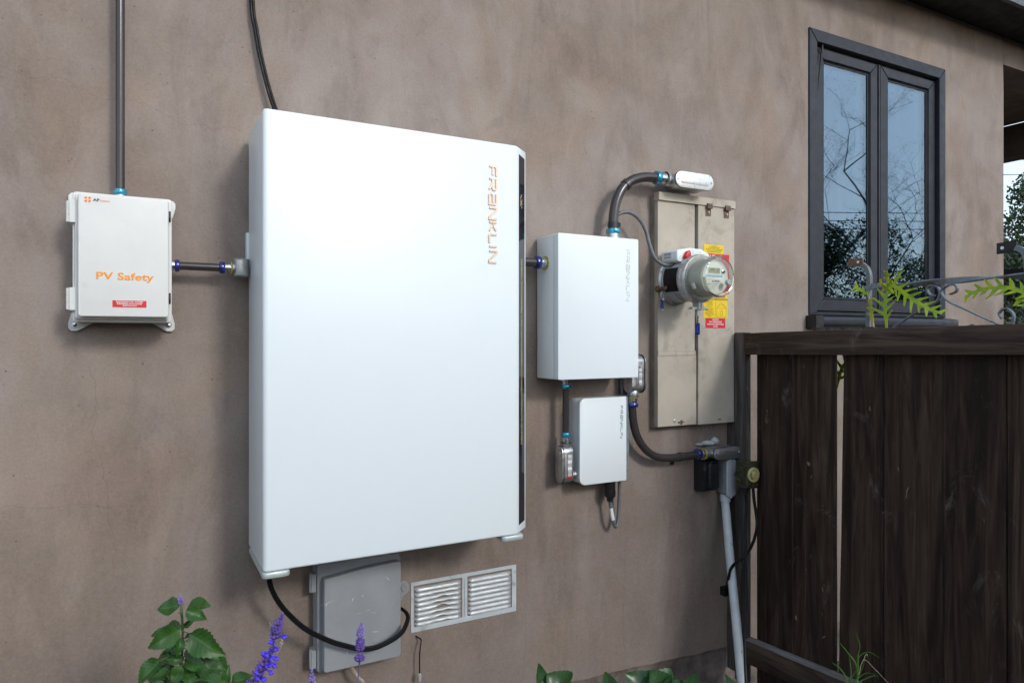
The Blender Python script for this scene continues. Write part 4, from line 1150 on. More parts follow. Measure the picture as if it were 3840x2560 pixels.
bm = newbm(); lathe(bm, [(.0125, .0076), (.0125, .0125), (.0110, .014), (.0, .014)], (2.081, -.1645, 1.026), (0, -1, 0), 28); part('knob', bm, 'timer_dial2', dl)
bm = newbm()
a_ = [[bm.verts.new((2.081 + r_ * cos(a), -.1722, 1.026 + r_ * sin(a))) for a in [radians(150 + 6 * q) for q in range(16)]] for r_ in (.0150, .0200)]
for q in range(15): bm.faces.new((a_[0][q], a_[0][q + 1], a_[1][q + 1], a_[1][q]))
part('dial_scale', bm, 'charcoal', dl, None, 0)
bm = newbm(); lathe(bm, [(.0125, 0), (.0125, .022), (.009, .030)], (2.082, -.128, .972), (0, 0, -1), 18); part('socket', bm, 'black_plastic', tm)
bm = newbm(); tube(bm, spline([(2.080, -.130, .945), (2.078, -.135, .90), (2.050, -.155, .80), (2.000, -.205, .67), (1.925, -.275, .54), (1.868, -.325, .46), (1.80, -.40, .30), (1.78, -.43, .06)], 8), .0052, 10)
single('power_cord', bm, 'cable', 'black cord dropping straight from the timer beside the pale pipe', 'cord', 'black cords below the timer')
bm = newbm(); tube(bm, spline([(2.098, -.150, .972), (2.100, -.155, .92), (2.098, -.170, .838), (2.050, -.200, .79), (1.975, -.235, .757), (1.945, -.215, .725), (1.945, -.185, .690), (1.985, -.130, .615), (1.995, -.112, .585)], 8), .0058, 10)
box(bm, 1.982, 2.006, -.118, -.092, .558, .590, .004)
single('power_cord', bm, 'cable', 'black cord crossing over the pale pipe to a loose plug', 'cord', 'black cords below the timer')

# ================================================================== TELECOM BOX
tb = thing('utility_box', 'scratched grey plastic utility box under the battery cabinet', 'utility box', (.575, -.04, .578))
bm = newbm(); prism(bm, rrect(.447, .700, .580, .900, .012, 4), -.038, -.001, 'xz', .003, 2); part('back_box', bm, 'tele', tb)
bm = newbm(); prism(bm, rrect(.449, .698, .582, .898, .012, 4), -.052, -.0385, 'xz', .004, 3); part('door_flange', bm, 'tele', tb)
top = [(.690 - (.690 - .462) * i / 12, .862 + .018 * sin(pi * (12 - i) / 24)) for i in range(13)]
bm = newbm(); prism(bm, [(.466, .594), (.686, .594), (.691, .600)] + [(.691, .872)] + top + [(.461, .600)], -.084, -.0525, 'xz', .007, 3, 35); dr = part('door', bm, 'tele', tb)
for z in (.845, .625):
    bm = newbm(); box(bm, .434, .447, -.048, -.018, z - .026, z + .026, .003); hg = part('hinge', bm, 'tele', tb)
    bm = newbm(); lathe(bm, [(.004, 0), (.005, .001), (.005, .053), (.004, .054)], (.4335, -.040, z - .027), (0, 0, 1), 12); part('hinge_pin', bm, 'tele', hg)
bm = newbm(); prism(bm, [(.700, .795), (.712, .802), (.726, .798), (.735, .786), (.735, .768), (.728, .757), (.716, .752), (.713, .742), (.700, .735)], -.030, -.020, 'xz', .002, 1); hs = part('hasp', bm, 'tele', tb)
bm = newbm(); lathe(bm, [(.0105, 0), (.0105, .004), (.008, .0045), (.0035, .003), (.0035, .006), (.0, .006)], (.720, -.0302, .780), (0, -1, 0), 16); part('hasp_screw', bm, 'tele', hs)
bm = newbm(); lathe(bm, [(.010, 0), (.010, .010)], (.703, -.012, .868), (0, -1, 0), 14); part('lug', bm, 'tele', tb)
rs = random.Random(4)
for (x, z, ln_, an, w_) in ((.470, .795, .050, 12, .0012), (.468, .790, .012, 80, .004), (.545, .792, .016, 62, .0028), (.573, .797, .010, -50, .0024), (.590, .752, .015, 22, .0012), (.606, .742, .022, -14, .0010), (.565, .748, .030, 2, .0008), (.475, .700, .030, -48, .0007), (.482, .690, .026, -60, .0006), (.662, .755, .010, 60, .0012), (.650, .835, .02, -50, .002), (.528, .640, .008, 70, .004), (.612, .685, .02, -8, .002), (.575, .705, .012, 40, .0008)):
    dx, dz = cos(radians(an)) * ln_ / 2, sin(radians(an)) * ln_ / 2
    pts = [(x - dx, z - dz), (x + rs.uniform(-.001, .001), z + rs.uniform(-.001, .001)), (x + dx, z + dz)]
    nn = Vector((-dz, dx)).normalized() * w_ / 2
    poly = [pts[0], (pts[1][0] + nn.x, pts[1][1] + nn.y), pts[2], (pts[1][0] - nn.x, pts[1][1] - nn.y)]
    bm = newbm(); prism(bm, poly, -.0843, -.0838, 'xz')
    part('scratch', bm, 'scratch', dr, None, 0)

twin = [(0, 1), (.7, .7), (1, 0), (.7, -.7), (.12, -.95), (0, -.55), (-.12, -.95), (-.7, -.7), (-1, 0), (-.7, .7), (-.12, .95), (0, .55), (.12, .95)]
twin = [(.0, .55), (.35, .95), (.9, .95), (1.35, .5), (1.35, -.5), (.9, -.95), (.35, -.95), (0, -.55), (-.35, -.95), (-.9, -.95), (-1.35, -.5), (-1.35, .5), (-.9, .95), (-.35, .95)]
pts = spline([(.302, -.14, .962), (.303, -.13, .925), (.310, -.125, .880), (.335, -.12, .827), (.375, -.12, .775), (.416, -.12, .736), (.473, -.12, .698), (.517, -.12, .676), (.555, -.12, .660), (.599, -.12, .654), (.646, -.12, .664), (.680, -.118, .680), (.700, -.105, .697), (.712, -.085, .712), (.708, -.060, .722), (.695, -.035, .724)], 7)
bm = newbm(); tube(bm, pts, .0050, prof=[(b, a) for a, b in twin])
single('twin_cable', bm, 'cable', 'black twin cable looping from under the battery cabinet across the grey utility box', 'cable', 'black twin cables')
pts = spline([(.262, -.012, 3.18), (.268, -.014, 2.80), (.276, -.016, 2.50), (.286, -.02, 2.42), (.298, -.024, 2.345), (.320, -.03, 2.25), (.340, -.035, 2.185), (.352, -.04, 2.13)], 7)
bm = newbm(); tube(bm, pts, .0052, prof=[(b, a) for a, b in twin])
single('twin_cable', bm, 'cable', 'black twin cable coming down the wall behind the battery cabinet top', 'cable', 'black twin cables')
pts = spline([(.768, -.004, .610), (.780, -.018, .600), (.774, -.026, .580), (.771, -.028, .550), (.7705, -.03, .50)], 5)
ww = thing('loose_wire', 'short twisted black wire hanging from a hole below the metal vent', 'wire', (.771, -.03, .43))
bm = newbm(); tube(bm, pts, .0022, 7); part('wire', bm, 'cable', ww)
bm = newbm(); lathe(bm, [(.002, 0), (.0058, .003), (.0065, .010), (.005, .018), (.0055, .022), (.003, .026)], (.7705, -.03, .503), (0, 0, -1), 12); part('wire_cap', bm, 'footgrey', ww)
bm = newbm(); tube(bm, spline([(.7705, -.03, .478), (.768, -.03, .465), (.764, -.03, .43)], 4), .0016, 6); tube(bm, spline([(.7715, -.03, .478), (.774, -.03, .465), (.776, -.03, .43)], 4), .0014, 6); part('wire_end', bm, 'orange2', ww, 'orange bare wire ends')
bm = newbm(); tube(bm, spline([(.538, -.03, .60), (.551, -.05, .576), (.566, -.055, .550), (.590, -.06, .515), (.62, -.07, .40), (.63, -.09, .08)], 6), .0052, 8)
single('woody_stem', bm, 'dry', 'pale woody stem below the grey utility box', 'stem')

# ================================================================== VENT
vt = thing('foundation_vent', 'galvanised louvred vent set in the stucco right of the utility box', 'vent', (.94, -.01, .625))
VX0, VX1, VZ0, VZ1 = .752, 1.130, .622, .780
bm = newbm()
for (x0, x1, z0, z1, y0) in ((VX0, VX1, VZ1 - .011, VZ1, -.0025), (VX0, VX1, VZ0, VZ0 + .016, -.0025), (VX0, VX0 + .009, VZ0 + .016, VZ1 - .011, -.0025), (VX1 - .016, VX1, VZ0 + .016, VZ1 - .011, -.0025), (.929, .947, VZ0 + .016, VZ1 - .011, -.0025)):
    box(bm, x0, x1, y0, .006, z0, z1, .002, 1)
part('frame', bm, 'galv_frame', vt)
bm = newbm(); box(bm, .9365, .9395, -.005, -.0025, VZ0 + .018, VZ1 - .016, .001); part('centre_seam', bm, 'galv_frame', vt)
bm = newbm(); box(bm, VX0 + .004, VX1 - .004, .0095, .012, VZ0 + .004, VZ1 - .004); part('mesh_backing', bm, 'vent_rust', vt)
def slat_mesh(Lx, bend=0.0, seed=0):
    """pressed louvre: hooded, closed at the ends, open below"""
    bm_ = newbm()
    nx = 18
    rows_ = []
    prof_ = [(.0, .0156), (-.0050, .0142), (-.0095, .0100), (-.0122, .0045), (-.0128, .0006)]
    for i in range(nx + 1):
        t_ = i / nx
        e_ = min(1, min(t_, 1 - t_) / .075)
        e_ = math.sqrt(max(0, 1 - (1 - e_) ** 2))
        bd = bend * math.exp(-((t_ - .58) / .2) ** 2) * (1 + .4 * sin(seed * 3 + t_ * 20))
        rows_.append([bm_.verts.new((t_ * Lx, y * (.12 + .88 * e_) + bd * .35 * (j / 4), z * e_ + (1 - e_) * .010 + bd * (j / 4) ** 2)) for j, (y, z) in enumerate(prof_)])
    for a, b in zip(rows_, rows_[1:]):
        for j in range(4):
            bm_.faces.new((a[j], a[j + 1], b[j + 1], b[j]))
    r = bmesh.ops.solidify(bm_, geom=bm_.faces[:], thickness=.0008)
    me = bpy.data.meshes.new('slat'); bm_.normal_update(); bm_.to_mesh(me); bm_.free()
    for p in me.polygons: p.use_smooth = True
    me.set_sharp_from_angle(angle=radians(50))
    me.materials.append(M['galv'])
    return me
LL, LR = .167, .167
straight = slat_mesh(LR)
pitch = (VZ1 - VZ0 - .034) / 8
for side, x0 in ((0, .7615), (1, .9475)):
    for i in range(8):
        me = straight
        if side == 0:
            me = slat_mesh(LL, (.0, .003, .0045, .0055, .0075, .006, .004, .004)[7 - i], i) if 7 - i else slat_mesh(LL)
        o = bpy.data.objects.new('slat', me); COL.objects.link(o)
        o.parent = vt
        o.location = Vector((x0, .0055, VZ0 + .0175 + i * pitch)) - ORG[vt]

# ================================================================== FENCE
fc = thing('fence_gate', 'dark stained vertical board fence meeting the house wall', 'fence', (2.11, -.9, .05))
bm = newbm(); box(bm, 2.099, 2.132, -.107, -.0565, .19, 1.575, .003); part('post', bm, 'wood_grey', fc)
bm = newbm(); box(bm, 2.112, 2.140, -.0555, -.002, .21, 1.572, .003); part('wall_batten', bm, 'wood_grey', fc)
def rail(z0, z1, y0, y1, x0, x1, slope, m):
    b_ = newbm()
    t_ = newbm()
    n_ = 10
    rings = []
    for i in range(n_ + 1):
        y = y0 + (y1 - y0) * i / n_
        dz = slope * (y0 - y) + .0015 * mnoise.noise(Vector((y * 6, 2, z0)))
        rings.append([t_.verts.new(c) for c in ((x0, y, z0 + dz), (x1, y, z0 + dz), (x1, y, z1 + dz), (x0, y, z1 + dz))])
    for a, b in zip(rings, rings[1:]):
        for k_ in range(4):
            t_.faces.new((a[k_], b[k_], b[(k_ + 1) % 4], a[(k_ + 1) % 4]))
    t_.faces.new(rings[0]); t_.faces.new(rings[-1][::-1])
    bmesh.ops.recalc_face_normals(t_, faces=t_.faces[:])
    bev(t_, .003, 2, 60)
    merge(b_, t_)
    return b_
part('top_rail', rail(1.4865, 1.5715, -.1075, -1.21, 2.098, 2.1365, .020, M['wood_h']), 'wood_h', fc)
part('bottom_rail', rail(.278, .366, -.1085, -1.21, 2.092, 2.1365, .060, M['wood_h']), 'wood_h', fc)
part('rail_cap', rail(.3665, .3695, -.1085, -1.21, 2.0915, 2.1360, .060, M['wood_top']), 'wood_top', fc, 'bare weathered top of the bottom rail')
BD = [(-.126, -.290, 0, 0, 1.50), (-.302, -.477, 0, .0, 1.52), (-.511, -.6535, .025, 0, 1.53), (-.6565, -.8435, .0, 0, 1.555), (-.8525, -1.020, 0, 0, 1.57), (-1.0215, -1.20, 0, 0, 1.55)]
for i, (ya, yb, la, lb, zt) in enumerate(BD):
    off = (0, -.006, 0, .002, -.001, .004, 0, .003, .001, .002)[i]
    x0 = 2.1445 + off
    b_ = newbm()
    t_ = newbm(); nz = 8; rings = []
    for k_ in range(nz + 1):
        f = k_ / nz
        z = .16 + (zt - .16) * f
        # board 3 leans so the gap beside it narrows towards the ground
        y0_ = ya + la * (1 - f) + .0016 * mnoise.noise(Vector((i * 5, z * 4, 1)))
        y1_ = yb + lb * (1 - f) + .0016 * mnoise.noise(Vector((i * 5 + 2, z * 4, 1)))
        rings.append([t_.verts.new(c) for c in ((x0, y0_, z), (x0, y1_, z), (x0 + .019, y1_, z), (x0 + .019, y0_, z))])
    for a, b in zip(rings, rings[1:]):
        for q in range(4):
            t_.faces.new((a[q], a[(q + 1) % 4], b[(q + 1) % 4], b[q]))
    t_.faces.new(rings[0]); t_.faces.new(rings[-1][::-1])
    bmesh.ops.recalc_face_normals(t_, faces=t_.faces[:])
    bev(t_, .002, 1, 60)
    merge(b_, t_)
    part('board', b_, 'wood_v', fc)
bm = newbm(); box(bm, 2.172, 2.195, -.36, -.60, 1.520, 1.590, .004); part('back_batten', bm, 'wood_grey', fc)
bm = newbm(); box(bm, 2.172, 2.195, -.62, -1.21, 1.512, 1.586, .004); part('back_batten', bm, 'wood_grey', fc)

# ================================================================== IRON BRACKET
IX = 2.215
ir = thing('iron_bracket', 'rusty blue grey wrought iron scroll bracket standing above the fence', 'iron bracket', (IX, -.8, 1.58))
flat = [(1, .35), (1, -.35), (-1, -.35), (-1, .35)]
sq = [(.7, .7), (.7, -.7), (-.7, -.7), (-.7, .7)]
def ip(l):
    return [(IX + (q[2] if len(q) > 2 else 0), q[0], q[1]) for q in l]
bm = newbm(); tube(bm, spline(ip([(-.556, 1.57), (-.556, 1.66), (-.556, 1.721), (-.558, 1.761), (-.550, 1.791), (-.532, 1.809)]), 6), .0105, prof=sq); part('upright', bm, 'iron', ir)
bm = newbm(); box(bm, IX - .003, IX + .003, -.478, -.534, 1.803, 1.831, .001); up = part('tab', bm, 'rust', ir, 'rusty flat fixing tab')
bm = newbm(); lathe(bm, [(.0048, -.0036), (.0048, .0036)], (IX, -.517, 1.8185), (1, 0, 0), 12); part('bolt_hole', bm, 'inner_white', up)
bm = newbm(); tube(bm, spline(ip([(-1.012, 1.811), (-1.030, 1.801), (-1.039, 1.781), (-1.044, 1.723), (-1.045, 1.65), (-1.045, 1.57)]), 6), .0105, prof=sq); part('upright', bm, 'iron', ir)
bm = newbm(); box(bm, IX - .003, IX + .003, -.962, -1.014, 1.798, 1.830, .001); up = part('tab', bm, 'frame_dark', ir, 'black flat fixing tab with hole')
bm = newbm(); lathe(bm, [(.0048, -.0036), (.0048, .0036)], (IX, -.977, 1.8145), (1, 0, 0), 12); part('bolt_hole', bm, 'inner_white', up)
# twisted horizontal bar
tt = newbm(); rings = []
for i in range(61):
    f = i / 60
    y = -.552 - .60 * f; a = 2.2 * pi * f
    rr_ = []
    for (p, q) in ((.0095, .003), (.0095, -.003), (-.0095, -.003), (-.0095, .003)):
        rr_.append(tt.verts.new((IX + p * sin(a) + q * cos(a), y, 1.7295 + p * cos(a) - q * sin(a))))
    rings.append(rr_)
for a, b in zip(rings, rings[1:]):
    for q in range(4): tt.faces.new((a[q], a[(q + 1) % 4], b[(q + 1) % 4], b[q]))
tt.faces.new(rings[0]); tt.faces.new(rings[-1][::-1])
part('twisted_bar', tt, 'iron', ir, None, 30)
scr = [(1, .28), (1, -.28), (-1, -.28), (-1, .28)]
def scroll(l, r_=.0065):
    b_ = newbm(); tube(b_, spline(ip(l), 6), r_, prof=[(.32, 1), (.32, -1), (-.32, -1), (-.32, 1)]); part('scroll', b_, 'iron', ir)
scroll([(-.782, 1.686), (-.765, 1.692), (-.757, 1.708), (-.768, 1.720), (-.788, 1.714), (-.798, 1.696), (-.789, 1.670), (-.755, 1.650), (-.725, 1.637), (-.644, 1.588)])
scroll([(-.828, 1.688), (-.846, 1.695), (-.849, 1.709), (-.834, 1.718), (-.812, 1.711), (-.802, 1.697), (-.809, 1.682), (-.829, 1.663), (-.882, 1.635), (-.965, 1.592)])
scroll([(-.975, 1.609), (-.968, 1.623), (-.978, 1.637), (-.993, 1.635), (-1.006, 1.617), (-1.003, 1.59)])
scroll([(-.880, 1.582), (-.893, 1.592), (-.905, 1.588), (-.91, 1.575)])

# ================================================================== FISHBONE CACTUS
def fishbone(parent, pts, lobe, m, seed, wid=.006, twist=.0, start=0.0, step=.020):
    rs_ = random.Random(seed)
    P_ = spline(pts, 10)
    # resample
    L_ = [0]
    for a, b in zip(P_, P_[1:]): L_.append(L_[-1] + (b - a).length)
    n_ = max(4, int(L_[-1] / (step / 2)))
    def at(s):
        s = max(0, min(L_[-1], s))
        for i in range(len(L_) - 1):
            if L_[i + 1] >= s:
                return P_[i].lerp(P_[i + 1], (s - L_[i]) / max(1e-9, L_[i + 1] - L_[i]))
        return P_[-1]
    b_ = newbm()
    Ls, Rs, fr_ = [], [], []
    for i in range(n_ + 1):
        s = L_[-1] * i / n_
        p = at(s); T = (at(s + .004) - at(s - .004)).normalized()
        nor = Vector((-1, -.25, .15)).normalized()
        nor = (nor - T * nor.dot(T)).normalized()
        nor = Matrix.Rotation(twist * (i / n_ - .5), 3, T) @ nor
        sd = T.cross(nor).normalized()
        w_ = wid * (.55 + .45 * sin(pi * min(1, (i + .6) / n_)))
        Ls.append(b_.verts.new(p + sd * w_)); Rs.append(b_.verts.new(p - sd * w_)); fr_.append((T, nor, sd))
    for i in range(n_):
        b_.faces.new((Ls[i], Ls[i + 1], Rs[i + 1], Rs[i]))
    for i in range(n_):
        if L_[-1] * i / n_ < start: continue
        T, nor, sd = fr_[i]
        left = i % 2 == 0
        e0, e1 = (Ls[i], Ls[i + 1]) if left else (Rs[i + 1], Rs[i])
        sg = 1 if left else -1
        ln2 = lobe * rs_.uniform(.75, 1.2) * (.55 + .45 * sin(pi * min(1, (i + 1.5) / (n_ + 1))))
        d = (sd * sg * .86 + T * .5 + nor * rs_.uniform(-.15, .25)).normalized()
        base0, base1 = e0, e1
        mid = (e0.co + e1.co) / 2; half = (e1.co - e0.co) / 2
        for j, (f, wf) in enumerate(((.35, .82), (.7, .58), (.93, .34))):
            c = mid + d * ln2 * f + T * ln2 * .22 * f * f + nor * .10 * ln2 * f * f
            v0 = b_.verts.new(c - half * wf); v1 = b_.verts.new(c + half * wf)
            b_.faces.new((base0, base1, v1, v0)) if left else b_.faces.new((base0, base1, v1, v0))
            base0, base1 = v0, v1
        tip = b_.verts.new(mid + d * ln2 * 1.03 + T * ln2 * .24)
        b_.faces.new((base0, base1, tip))
    bmesh.ops.recalc_face_normals(b_, faces=b_.faces[:])
    bmesh.ops.solidify(b_, geom=b_.faces[:], thickness=.0022)
    part('fishbone_stem', b_, m, parent, None, 50)
fk = thing('fishbone_cactus', 'yellow green fishbone cactus growing over the fence by the iron upright', 'cactus', (2.2, -.65, 1.55))
CXP = 2.200
fishbone(fk, [(CXP, -.630, 1.560), (CXP, -.630, 1.600), (CXP, -.624, 1.640), (CXP, -.626, 1.680), (CXP, -.636, 1.715), (CXP - .01, -.640, 1.735)], .032, 'cactus', 1, .0050, .3, .045, .026)
fishbone(fk, [(CXP - .006, -.640, 1.722), (CXP - .01, -.668, 1.722), (CXP - .02, -.705, 1.696), (CXP - .02, -.744, 1.668), (CXP - .015, -.782, 1.643), (CXP - .01, -.818, 1.627)], .030, 'cactus', 2, .0065, -.5, 0, .025)
fishbone(fk, [(CXP, -.583, 1.575), (CXP, -.577, 1.63), (CXP, -.572, 1.663), (CXP, -.576, 1.690)], .010, 'cactus_y', 3, .0050, 0, .05)
fishbone(fk, [(CXP, -.566, 1.700), (CXP, -.540, 1.716), (CXP - .01, -.520, 1.730), (CXP - .01, -.512, 1.722)], .014, 'cactus', 4, .0045, .4)
fishbone(fk, [(CXP, -.640, 1.715), (CXP, -.634, 1.745), (CXP - .01, -.638, 1.775)], .012, 'cactus_y', 5, .0040, .4)
fishbone(fk, [(CXP, -.640, 1.715), (CXP, -.620, 1.722), (CXP - .01, -.612, 1.75)], .008, 'cactus_y', 6, .0035, .4)
fishbone(fk, [(CXP, -.645, 1.722), (CXP - .01, -.672, 1.745), (CXP - .012, -.690, 1.775)], .010, 'cactus', 9, .0040, .2)
bm = newbm(); tube(bm, spline([(CXP, -.585, 1.56), (CXP, -.582, 1.60), (CXP + .004, -.571, 1.64), (CXP, -.569, 1.68), (CXP + .003, -.560, 1.705)], 6), .0035, 7); part('dry_stem', bm, 'dry', fk)
fk2 = thing('fishbone_cactus', 'second fishbone cactus frond arching from behind the fence at the picture edge', 'cactus', (2.2, -1.1, 1.55))
fishbone(fk2, [(CXP, -1.125, 1.58), (CXP, -1.10, 1.635), (CXP, -1.066, 1.668), (CXP, -1.036, 1.682), (CXP, -1.003, 1.697), (CXP, -.955, 1.699), (CXP, -.923, 1.696), (CXP, -.879, 1.677)], .030, 'cactus', 7, .0055, .4, .06, .027)
fishbone(fk2, [(CXP, -1.14, 1.57), (CXP, -1.09, 1.62), (CXP, -1.05, 1.655), (CXP, -1.018, 1.658)], .030, 'cactus', 8, .0060, .2, .04, .03)
fk3 = thing('fishbone_cactus', 'small fishbone cactus tip seen through the gap between fence boards', 'cactus', (2.22, -.5, 1.40))
fishbone(fk3, [(2.23, -.40, 1.30), (2.23, -.44, 1.44), (2.225, -.485, 1.480), (2.225, -.53, 1.474)], .034, 'cactus', 12, .006, .2, .10, .026)
bm = newbm()

# ================================================================== PLANTS
def leaf_mesh(name, m, n_=9, teeth=.07, wmax=.5, curl=.25, fold=.22, seed=0, shape='ovate'):
    """unit leaf along +X, normal +Z, width factor wmax"""
    rs_ = random.Random(seed)
    b_ = newbm(); uvl = b_.loops.layers.uv.new('UVMap')
    N_ = n_ * 2
    rows_ = []
    for i in range(N_ + 1):
        u = i / N_
        if shape == 'ovate':
            w_ = wmax * (sin(pi * u ** .72) ** .85) * (1 - .25 * u)
        elif shape == 'heart':
            w_ = wmax * 1.05 * (sin(pi * u ** .55) ** .7) * (1 - .1 * u)
        else:
            w_ = wmax * sin(pi * u) ** 1.0
        w_ = max(w_, .004)
        tw = w_ * (1 + (teeth if i % 2 else -teeth))
        zc = -curl * u * u + .03 * sin(u * 9 + seed)
        wav = .05 * sin(u * 14 + seed * 2)
        r_ = []
        for q in (-1, -.5, 0, .5, 1):
            ww_ = tw if abs(q) == 1 else w_
            r_.append((b_.verts.new((u + (.02 if (abs(q) == 1 and i % 2) else 0), q * ww_, zc + fold * abs(q) * w_ + wav * w_ * abs(q) * (1 if q > 0 else -1))), (u, q)))
        rows_.append(r_)
    for a, b in zip(rows_, rows_[1:]):
        for k_ in range(4):
            vs_ = [a[k_], b[k_], b[k_ + 1], a[k_ + 1]]
            f = b_.faces.new([v[0] for v in vs_])
            for lp, v in zip(f.loops, vs_):
                lp[uvl].uv = v[1]
    me = bpy.data.meshes.new(name); b_.normal_update(); b_.to_mesh(me); b_.free()
    for p in me.polygons: p.use_smooth = True
    me.materials.append(M[m])
    return me
CAMP = Vector((0, -2.08, 1.55))
def put_leaf(parent, me, base, tip, wf, up=.6, roll=0.0):
    base, tip = Vector(base), Vector(tip)
    d = tip - base; L_ = d.length; x = d / L_
    nrm = Vector((0, 0, 1)) * up + Vector((-.1, -1, .15)) * (1 - up)
    nrm = (nrm - x * nrm.dot(x)).normalized()
    nrm = Matrix.Rotation(roll, 3, x) @ nrm
    y = nrm.cross(x)
    o = bpy.data.objects.new('leaf', me); COL.objects.link(o)
    o.parent = parent
    Mx = Matrix((x * L_, y * L_ * wf, nrm * L_)).transposed().to_4x4()
    Mx.translation = base - ORG[parent]
    o.matrix_local = Mx
    return o
SALV = [(0.067, -0.584, 1.03, 0.027, -0.563, 1.024, 0.55), (0.083, -0.559, 1.014, 0.119, -0.589, 1.026, 0.6), (0.075, -0.622, 1.03, 0.113, -0.631, 1.013, 0.45), (0.075, -0.588, 0.988, 0.094, -0.598, 1.006, 0.3),
(0.073, -0.542, 0.967, 0.015, -0.5, 0.953, 0.5), (0.066, -0.618, 0.996, 0.011, -0.622, 0.972, 0.62), (0.083, -0.627, 0.987, 0.133, -0.676, 0.955, 0.62), (0.066, -0.629, 0.984, 0.062, -0.638, 0.953, 0.5),
(0.074, -0.554, 0.949, 0.048, -0.54, 0.928, 0.55), (0.082, -0.547, 0.926, 0.116, -0.554, 0.932, 0.5), (0.106, -0.582, 0.937, 0.138, -0.599, 0.919, 0.7), (0.07, -0.62, 0.939, 0.041, -0.616, 0.945, 0.6),
(0.075, -0.611, 0.932, 0.113, -0.643, 0.919, 0.5), (0.112, -0.574, 0.917, 0.154, -0.597, 0.878, 0.75), (0.033, -0.611, 0.943, -0.011, -0.61, 0.906, 0.6), (0.035, -0.544, 0.913, 0.049, -0.575, 0.887, 0.5),
(0.068, -0.641, 0.937, 0.051, -0.644, 0.905, 0.7), (0.075, -0.566, 0.899, 0.1, -0.579, 0.885, 0.6), (0.14, -0.657, 0.89, 0.094, -0.644, 0.914, 0.6), (0.143, -0.648, 0.887, 0.149, -0.651, 0.92, 0.45),
(0.154, -0.653, 0.89, 0.186, -0.682, 0.909, 0.6), (0.055, -0.532, 0.916, 0.034, -0.51, 0.91, 0.5), (0.066, -0.527, 0.881, 0.027, -0.494, 0.851, 0.6), (0.087, -0.595, 0.897, 0.106, -0.605, 0.873, 0.6),
(0.07, -0.597, 1.016, 0.062, -0.593, 1.022, 0.35), (0.074, -0.599, 0.988, 0.062, -0.593, 0.998, 0.35), (0.075, -0.611, 0.975, 0.09, -0.631, 0.99, 0.35), (0.066, -0.549, 0.913, 0.014, -0.499, 0.903, 0.6),
(0.08, -0.614, 0.902, 0.066, -0.618, 0.88, 0.6), (0.04, -0.547, 0.887, 0.015, -0.556, 0.865, 0.6)]
_rs = random.Random(19)
for _i in range(44):
    _z = _rs.uniform(.80, .965); _a = _rs.uniform(0, 2 * pi); _L = _rs.uniform(.040, .066); _r0 = _rs.uniform(.008, .060 * (1 - (_z - .80) / .2))
    _b = (.071 + cos(_a) * _r0 * 1.25, -.586 + sin(_a) * _r0, _z)
    SALV.append((*_b, _b[0] + cos(_a) * _L * .9, _b[1] + sin(_a) * _L * .7, _z + _rs.uniform(-.035, .012), _rs.uniform(.5, .68)))
LM = [leaf_mesh('leaf', 'leaf', 10, .07, .5, .10 + .06 * i, .25 + .05 * i, i) for i in range(4)]
LMD = [leaf_mesh('leaf', 'leaf2', 8, .02, .5, .15 + .08 * i, .25, 9 + i, 'heart') for i in range(3)]
sv = thing('salvia_plant', 'leafy green salvia plant with a single pale violet bud, low against the wall', 'plant', (.07, -.586, .06))
bm = newbm(); tube(bm, spline([(.069, -.585, 1.032), (.070, -.586, 1.018), (.072, -.587, .984), (.071, -.586, .942), (.070, -.586, .909), (.069, -.585, .80), (.066, -.58, .40), (.07, -.586, .05)], 5), .0024, 8); stm = part('stem', bm, 'stem', sv)
rs = random.Random(11)
for i, L_ in enumerate(SALV):
    put_leaf(sv, LM[i % 4], L_[:3], L_[3:6], L_[6] * (1.55 if i < 4 else 1.15), rs.uniform(.2, .6), rs.uniform(-.45, .45))
    if i > 2:
        bm = newbm(); b0 = Vector(L_[:3]); zc = min(1.03, b0.z + .002)
        tube(bm, spline([(.071, -.586, zc - .010), tuple((b0 + Vector((.071, -.586, zc - .010))) / 2 + Vector((0, 0, .002))), tuple(b0)], 3), .0010, 5); part('leaf_stalk', bm, 'stem', sv)
def bud(b_, c, d, L_, r_):
    lathe(b_, [(r_ * .3, 0), (r_, L_ * .35), (r_ * .9, L_ * .6), (r_ * .3, L_), (0, L_ * 1.03)], c, d, 7)
def spike(parent, axis, r0, m, seed, whorls=9, per=6):
    rs_ = random.Random(seed)
    P_ = spline(axis, 6); n_ = len(P_)
    b_ = newbm()
    for i in range(whorls):
        f = i / (whorls - 1)
        p = P_[int(f * (n_ - 1))]
        k_ = r0 * (.25 + .75 * min(1, f * 1.6))
        for j in range(per):
            a = 2 * pi * (j + .5 * (i % 2)) / per + rs_.uniform(-.2, .2)
            d = Vector((cos(a), sin(a), .75 + .5 * (1 - f))).normalized()
            bud(b_, p + d * k_ * .15, d, k_ * 1.15, k_ * .34)
    bud(b_, P_[0] - Vector((0, 0, .001)), Vector((0, 0, 1)), r0 * .9, r0 * .28)
    return part('flower_head', b_, m, parent, None, 60)
spike(sv, [(.068, -.585, 1.050), (.0685, -.585, 1.041), (.069, -.585, 1.033)], .0055, 'calyx_pale', 1, 6, 7)
bm = newbm(); tube(bm, [(.069, -.585, 1.036), (.0695, -.5855, 1.020)], .0021, 8); part('bud_stem', bm, 'stem_purple', sv)

